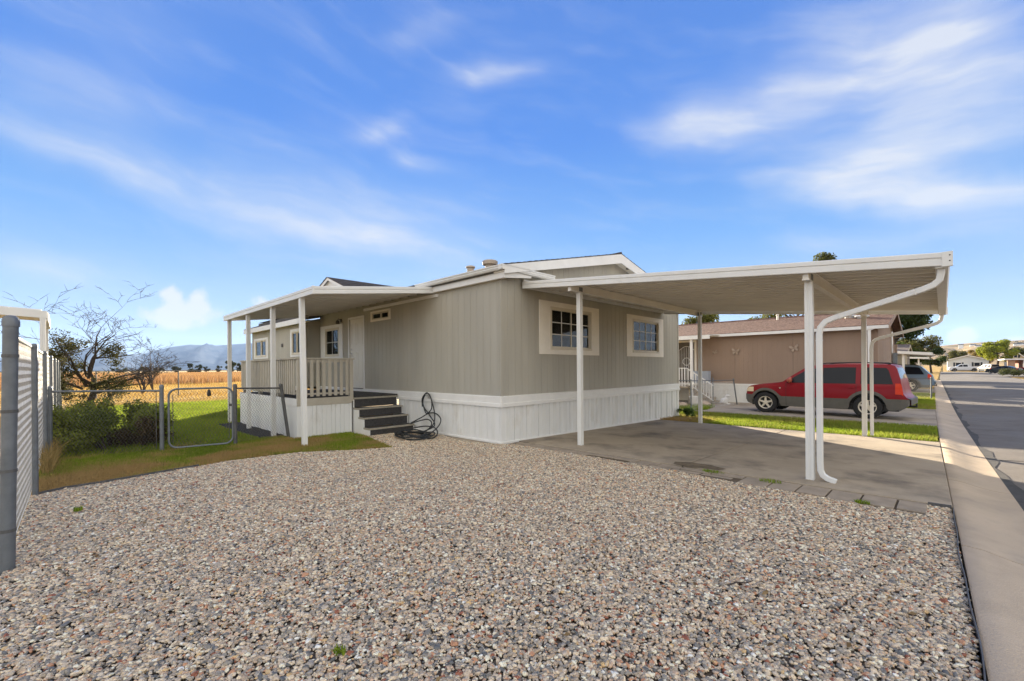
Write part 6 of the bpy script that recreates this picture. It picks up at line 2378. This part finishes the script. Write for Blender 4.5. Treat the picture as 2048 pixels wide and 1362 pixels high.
gable_house('white_house', 'small white gabled house with dark shutters at the end of the street', 1.0, 9.0, 176, 190, g(30), 2.7, 3.9, mat('siding_white', (.58, .62, .66), .7, .05, 2), M_shing, ((2.6, 3.8, .9, 2.0), (6.2, 7.4, .9, 2.0)))
gable_house('gabled_house', 'pale house with twin gable peaks behind the brick house', 15.0, 18.5, 170, 178, g(30), 3.2, 4.9, mat('siding_cream2', (.62, .56, .44), .8, .05, 2), M_shing, ((16.3, 17.2, 3.0, 3.9),))
gable_house('gabled_house', 'second cream gable peak of the house behind the brick carport', 11.9, 14.6, 169, 178, g(30), 3.2, 4.7, MATS['siding_cream2'], M_shing, ((12.9, 13.6, 3.0, 3.8),))


def brick_mat():
    m, N, L, b = node_mat('brick_wall')
    br = N.new('ShaderNodeTexBrick')
    br.inputs['Color1'].default_value = (0.24, 0.09, 0.06, 1)
    br.inputs['Color2'].default_value = (0.18, 0.065, 0.045, 1)
    br.inputs['Mortar'].default_value = (0.3, 0.27, 0.23, 1)
    br.inputs['Scale'].default_value = 4
    tc = N.new('ShaderNodeTexCoord')
    mp = N.new('ShaderNodeMapping')
    mp.inputs['Rotation'].default_value = (R(90), 0, 0)
    L.new(tc.outputs['Object'], mp.inputs[0])
    L.new(mp.outputs[0], br.inputs[0])
    L.new(br.outputs[0], b.inputs['Base Color'])
    b.inputs['Roughness'].default_value = .9
    return m


def build_brick():
    h = thing('brick_house', 'low red brick house with flat carport beyond the roadside hedge', 'house', (14, 146, g(30)))
    bm_ = brick_mat()
    z0 = g(30)
    MB().box(12.2, 26, 150, 160, z0, 2.35).build('wall', bm_, h)
    MB().box(9.6, 26.5, 143.0, 160.4, 2.36, 2.62).build('roof', M_white, h)
    MB().box(10.1, 11.2, 143.6, 144.3, z0, 2.355).build('pillar', mat('brick_pale', (.42, .26, .16), .9, .2, 8, .5, 30), h)
    for x in (12.4, 16.5):
        MB().box(x - .08, x + .08, 143.5, 143.66, z0, 2.355).build('post', M_white, h)
    w = MB().box(14.0, 15.6, 149.95, 149.998, .9, 2.0).build('window', M_white, h)
    MB().box(14.1, 15.5, 149.93, 149.949, 1.0, 1.9).build('pane', M_cglass, w)


build_brick()

# trees around the street
DG1, DG2 = (0.022, 0.040, 0.010), (0.060, 0.085, 0.022)
OG1, OG2 = (0.055, 0.065, 0.018), (0.13, 0.125, 0.035)
tree('leafy_tree', 'dark green tree rising behind the tan home and carport', (-3.5, 58.5, g(30)), 8.0, 7.6, DG1, DG2, 14000, .16, lobes=18, crown_base=.12, seed=2)
tree('leafy_tree', 'olive green spreading tree above the far parked cars', (-3.4, 101, g(30)), 6.6, 7.4, OG1, OG2, 9000, .17, lobes=18, crown_base=.3, seed=3)
tree('leafy_tree', 'darker green tree right of the olive spreading tree', (-1.6, 122, g(30)), 5.6, 5.5, DG1, (0.08, .11, .03), 5000, .17, lobes=12, crown_base=.2, seed=4)
tree('leafy_tree', 'lime green round tree right of the far white gabled house', (9.6, 163, g(30)), 8.2, 7.4, (.17, .21, .02), (.33, .34, .035), 9000, .22, lobes=18, crown_base=.1, seed=5)
tree('leafy_tree', 'rust tinged autumn tree behind the far white gabled house', (8.6, 212, g(30)), 7.2, 8.5, (.16, .11, .03), (.26, .19, .055), 6000, .26, lobes=14, seed=6)
tree('leafy_tree', 'muted green tree left of the rust tinged autumn tree', (3.2, 206, g(30)), 6.3, 8.0, OG1, OG2, 6000, .25, lobes=14, seed=7)
tree('leafy_tree', 'grey green tree behind the twin gable house', (21, 235, g(30)), 8.0, 10, DG1, OG2, 6000, .3, lobes=14, seed=8)
tree('leafy_tree', 'tall tree whose top shows above the carport roof', (-10.6, 71, g(30)), 18.6, 7.6, OG1, (.12, .13, .035), 9000, .2, lobes=20, crown_base=.25, seed=9)
tree('leafy_tree', 'olive tree behind the brown home roof nearest its porch', (-17.5, 47, g(30)), 7.6, 6.0, OG1, (.15, .15, .03), 8000, .15, lobes=16, crown_base=.2, seed=10)
tree('leafy_tree', 'yellow green tree behind the middle of the brown home roof', (-13.0, 50, g(30)), 7.4, 6.0, OG1, (.16, .16, .03), 8000, .15, lobes=16, crown_base=.2, seed=11)
tree('leafy_tree', 'dark tree behind the street end of the brown home roof', (-8.6, 53, g(30)), 7.2, 5.4, DG1, OG2, 7000, .15, lobes=16, crown_base=.2, seed=12)
rh = random.Random(9)
sp = [(rh.uniform(-1.2, 4.5), rh.uniform(-3.5, 3.5), rh.uniform(.3, .8), rh.uniform(.4, .7)) for _ in range(24)]
bush('roadside_hedge', 'scruffy low hedge along the far right roadside', (7.6, 100, g(30)), sp, 6000, .09, (.03, .045, .015), (.11, .11, .04), 'hedge', False)

# left horizon: small trees, pole
def dirpos(px, dist):
    a = PHI - math.atan((px - 1024) / 882.0)
    return (-math.sin(a) * dist, math.cos(a) * dist, 0)


for k, (px, dist, hh, ww, lab) in enumerate(((352, 330, 4.2, 6.5, 'small dark bush on the field horizon left of the rounded pair'), (385, 300, 6.0, 7.5, 'rounded dark tree on the field horizon'), (398, 310, 4.6, 6, 'rounded dark tree beside its larger twin on the field horizon'),
                                             (413, 340, 5.2, 5.0, 'olive tree on the field horizon right of the rounded pair'), (437, 320, 5.0, 5.0, 'square topped dark tree on the field horizon'), (462, 260, 6.4, 6.5, 'dark tree on the field horizon beside the outer porch post'),
                                             (474, 250, 5.0, 6.0, 'low dark tree on the field horizon under the porch roof end'), (318, 360, 3.6, 7, 'low scrub on the field horizon near the bare branches'), (290, 350, 3.4, 8, 'low scrub on the field horizon behind the bare tree'), (240, 360, 4.0, 9, 'wide dark scrub on the field horizon behind the bare tree'))):
    tree('horizon_tree', lab, dirpos(px, dist), hh, ww, (.02, .03, .014), (.06, .07, .03), 1500, .32, lobes=8, crown_base=.02, seed=40 + k, group='trees on the field horizon')
for px, dist, hh, lab in ((300.5, 250, 10.5, 'thin utility pole standing on the field horizon'), (334, 320, 7.0, 'shorter distant utility pole right of the taller one')):
    t = thing('utility_pole', lab, 'pole', dirpos(px, dist))
    MB().tube([(0, 0, -.2), (0, 0, hh)], [.16, .10], 8).build('shaft', M_bark, t, local=True)
    MB().box(-.06, .06, -1.0, 1.0, hh - .9, hh - .75).build('cross_arm', M_bark, t, local=True)
rnb = random.Random(77)


def bare_bush(label, px, dist, h):
    t = thing('bare_bush', label, 'bush', dirpos(px, dist))
    m = MB()

    def gr(p, d, ln, r, dep):
        q = p + d * ln
        m.tube([p, p.lerp(q, .5) + Vector((rnb.uniform(-.06, .06), rnb.uniform(-.06, .06), 0)) * ln, q], [r, r * .8, r * .5], 4)
        if dep < 3:
            for _ in range(3):
                nd = (d + Vector((rnb.uniform(-.8, .8), rnb.uniform(-.8, .8), rnb.uniform(-.2, .4)))).normalized()
                gr(p.lerp(q, rnb.uniform(.5, 1)), nd, ln * .62, r * .6, dep + 1)
    for _ in range(4):
        gr(Vector((0, 0, 0)), Vector((rnb.uniform(-.6, .6), rnb.uniform(-.6, .6), 1)).normalized(), h * .45, .05, 0)
    m.build('stems', M_bark, t, local=True)


bare_bush('bare leafless bush in the field behind the fence near the tall pole', 306, 42, 2.6)
bare_bush('bare leafless bush standing nearest the bare tree in the field', 285, 36, 2.3)


# ------------------------------------------------------------------ far hills and mountains
def hill_mat(name, c1, c2, c3, sc):
    m, N, L, b = node_mat(name)
    b.inputs['Roughness'].default_value = 1
    b.inputs['Specular IOR Level'].default_value = 0
    tc = N.new('ShaderNodeTexCoord')
    nz = N.new('ShaderNodeTexNoise')
    nz.inputs['Scale'].default_value = sc
    nz.inputs['Detail'].default_value = 9
    nz.inputs['Roughness'].default_value = .65
    mp = N.new('ShaderNodeMapping')
    mp.inputs['Scale'].default_value = (1, 1, 5)
    L.new(tc.outputs['Object'], mp.inputs[0])
    L.new(mp.outputs[0], nz.inputs['Vector'])
    rp = N.new('ShaderNodeValToRGB')
    rp.color_ramp.elements[0].position = .38
    rp.color_ramp.elements[0].color = (*c1, 1)
    rp.color_ramp.elements[1].position = .62
    rp.color_ramp.elements[1].color = (*c3, 1)
    e = rp.color_ramp.elements.new(.47)
    e.color = (*c2, 1)
    L.new(nz.outputs[0], rp.inputs[0])
    L.new(rp.outputs[0], b.inputs['Base Color'])
    return m


def range_mesh(name, material, prof, d0, d1, rough, nA=160, nR=24, seed=1, back=1.35):
    """prof: list of (angle left of +Y in degrees, elevation in degrees) of the skyline; crest stands at d1"""
    r = np.random.default_rng(seed)
    prof = sorted(prof)
    A = np.linspace(prof[0][0], prof[-1][0], nA)
    E_ = np.interp(A, [p[0] for p in prof], [p[1] for p in prof])
    ph = r.uniform(0, 6.28, (10,))
    rows = []
    for j in range(nR + 6):
        t = j / nR
        row = []
        for a, e in zip(A, E_):
            d = d0 + (d1 - d0) * t if t <= 1 else d1 * (1 + (back - 1) * (t - 1) / .25)
            hgt = d1 * math.tan(math.radians(max(0.02, e)))
            s = min(1, t) ** 1.25 if t <= 1 else max(0.0, 1 - (t - 1) * 2.2)
            rel = sum(math.sin(a * (1.1 + k * .9) + t * (3 + 2 * k) + ph[k]) / (1 + k * .7) for k in range(8))
            z = hgt * s * (1 + rough * rel * 4 * min(t, 1) * (1 - min(t, 1))) - 3 * (1 - min(1, t * 6))
            an = math.radians(a)
            row.append((-math.sin(an) * d, math.cos(an) * d, z))
        rows.append(row)
    return MB().grid(rows).build(name, material, kind='structure', smooth=True, recalc=False, angle=180)


def sky_el(px, y):
    t = math.atan((px - 1024) / 882.0)
    return math.degrees(PHI - t), math.degrees(math.atan((735.5 - .0079 * (px - 1024) - y) / 882.0 * math.cos(t)))


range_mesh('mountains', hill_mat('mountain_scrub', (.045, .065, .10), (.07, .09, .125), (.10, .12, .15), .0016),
           [(118, .8), (108, 1.4), (100, 1.0)] + [sky_el(*q) for q in ((0, 716), (60, 712), (130, 706), (190, 692), (215, 699), (250, 708), (275, 712), (300, 704), (340, 694), (380, 689), (430, 691), (475, 688), (560, 682), (700, 684), (900, 690))] + [(35, 2.4), (22, 1.2), (15, .3)],
           5200, 9300, .22, 220, 26, 4, 1.08)
hp = [(30, .3), (18, .7), (8, 1.1)] + [sky_el(*q) for q in ((1800, 700), (1890, 690), (1930, 686), (1960, 684), (2000, 682), (2048, 679))] + [(-8, 2.2), (-18, 2.6), (-30, 2.0), (-45, .8)]
range_mesh('hills', hill_mat('dry_hill', (.10, .095, .06), (.30, .225, .13), (.42, .32, .19), .012), hp, 1100, 2300, .10, 160, 22, 6, 1.2)
hr = random.Random(5)
for k, (px, fr, lab) in enumerate(((1946, .78, 'tiny pale house on the dry hillside left of the lime tree'), (1958, .70, 'tiny white house on the dry hillside just above the autumn tree'), (1967, .80, 'tiny grey roofed house on the dry hillside beside the lime tree top'), (1983, .86, 'tiny house on the hill crest above the lime tree'),
                                   (2034, .70, 'tiny white house on the dry hillside at the frame edge'), (2042, .72, 'second tiny white house on the dry hillside at the frame edge'), (1922, .82, 'tiny tan house on the dry hillside above the white gabled house'))):
    a = PHI - math.atan((px - 1024) / 882.0)
    d = 1100 + 1200 * fr
    el = float(np.interp(math.degrees(a), sorted(p[0] for p in hp), [p[1] for p in sorted(hp)]))
    z = 2300 * math.tan(R(el)) * fr ** 1.25
    t = thing('hillside_house', lab, 'house', (-math.sin(a) * d, math.cos(a) * d, z), 'houses on the dry hill')
    w, l_, hh = hr.uniform(10, 16), hr.uniform(9, 12), hr.uniform(4.5, 6.5)
    MB().box(-w / 2, w / 2, -l_ / 2, l_ / 2, -6, hh).build('wall', M_white, t, local=True)
    MB().prism([(-l_ / 2 - .6, hh), (l_ / 2 + .6, hh), (0, hh + 3)], (-w / 2 - .5, 0, 0), (w / 2 + .5, 0, 0), (0, 1, 0), (0, 0, 1)).build('roof', M_shing, t, local=True)
sp = [(0, 0, 0)]
for k in range(26):
    a = R(hr.uniform(-9, 4))
    fr = hr.uniform(.15, .98)
    d = 1100 + 1200 * fr
    el = float(np.interp(math.degrees(a), sorted(p[0] for p in hp), [p[1] for p in sorted(hp)]))
    z = 2300 * math.tan(R(el)) * fr ** 1.25
    sp.append((-math.sin(a) * d, math.cos(a) * d, z))
V, F, idx = leaf_cloud(5200, [(x + hr.uniform(-30, 30), y, z + 2) for x, y, z in sp[1:]], [hr.uniform(8, 20) for _ in sp[1:]], 1.6, (1.7, 1.0, .35))
np_mesh('scrub', V, F, M_leaf, np.repeat(mixcol(RNG.uniform(0, 1, 5200), np.array((.03, .035, .02)), np.array((.07, .07, .035))), 4, 0), label='dark scrub scattered over the dry hill', cat='scrub', kind='stuff')

# ------------------------------------------------------------------ air
HAZE = 4.6e-5
hz = MB().box(-12500, 12500, -12500, 12500, -1.3, 760)
m_h = bpy.data.materials.new('haze_air')
m_h.use_nodes = True
nt = m_h.node_tree
nt.nodes.clear()
ho = nt.nodes.new('ShaderNodeOutputMaterial')
hv = nt.nodes.new('ShaderNodeVolumePrincipled')
hv.inputs['Color'].default_value = (0.42, 0.62, 1.0, 1)
hv.inputs['Density'].default_value = HAZE
hv.inputs['Anisotropy'].default_value = 0.0
nt.links.new(hv.outputs[0], ho.inputs['Volume'])
hz.build('haze', m_h, label='thin pale haze filling the air', cat='haze', kind='stuff')


# ------------------------------------------------------------------ small litter and wear
def build_litter():
    n = 420
    P = RNG.uniform([-7.6, -0.2], [0.0, 5.9], (n, 2))
    P = P[inpoly(P, GRAVEL)]
    n = len(P)
    a = RNG.uniform(0, 6.283, n)
    s_ = RNG.uniform(0.012, 0.028, n)
    V = np.zeros((n, 4, 3))
    for k, (u, v, w) in enumerate(((-1, 0, 0.0), (0, -.45, .004), (1, 0, .006), (0, .45, .012))):
        V[:, k, 0] = P[:, 0] + (u * np.cos(a) - v * np.sin(a)) * s_
        V[:, k, 1] = P[:, 1] + (u * np.sin(a) + v * np.cos(a)) * s_
        V[:, k, 2] = 0.026 + w + RNG.uniform(0, .006, n)
    c = mixcol(RNG.uniform(0, 1, n), np.array((.10, .06, .03)), np.array((.34, .24, .12)))
    np_mesh('leaf_litter', V.reshape(-1, 3), np.arange(n * 4).reshape(n, 4), M_leaf, np.repeat(c, 4, 0), label='small dry leaves strewn over the gravel', cat='leaves', kind='stuff')
    m = MB().tube([(-1.03, 3.10, .04), (-1.0, 3.17, .045), (-0.955, 3.22, .038), (-0.93, 3.28, .04)], [.006, .0055, .005, .003], 6)
    m.build('twig', M_bark, label='short dark twig lying on the gravel', cat='twig', smooth=True)
    sheet('dirt_patch', [(-2.95, 6.53), (-2.62, 6.5), (-2.3, 6.56), (-2.25, 6.72), (-2.5, 6.85), (-2.8, 6.84), (-3.0, 6.7)], 0.027, mat('dirt', (.13, .10, .065), .95, .4, 9, .9, 60), .08, .02, kind='structure')
    # sealed cracks wandering across the asphalt
    road = bpy.data.objects['road']
    mt = MATS['tar_patch']
    for (x0, y0, x1, y1) in ((.7, 11.4, 3.2, 12.6), (.75, 17.5, 5.5, 19.4), (.9, 8.2, 1.3, 13.5), (.6, 27, 6, 29.5), (2.2, 14, 2.6, 30)):
        m = MB()
        rows = []
        k = 22
        d = Vector((x1 - x0, y1 - y0))
        nrm = Vector((-d.y, d.x)).normalized()
        ph = random.uniform(0, 6)
        for i in range(k + 1):
            t = i / k
            off = .10 * math.sin(t * 9 + ph) + .05 * math.sin(t * 23 + ph * 2)
            p = Vector((x0, y0)) + d * t + nrm * off
            w = .02 + .008 * math.sin(t * 31)
            zr = lambda q: g(q.y) + float(np.interp(q.x - xs(q.y) - .55, (0, 1.6, 3.4, 5.2, 7.2), (-.075, -.04, -.015, -.04, -.085))) + .006
            a_, b_ = p - nrm * w, p + nrm * w
            rows.append([(a_.x, a_.y, zr(a_)), (b_.x, b_.y, zr(b_))])
        m.grid(rows).build('crack_seal', mt, road, recalc=False)


build_litter()
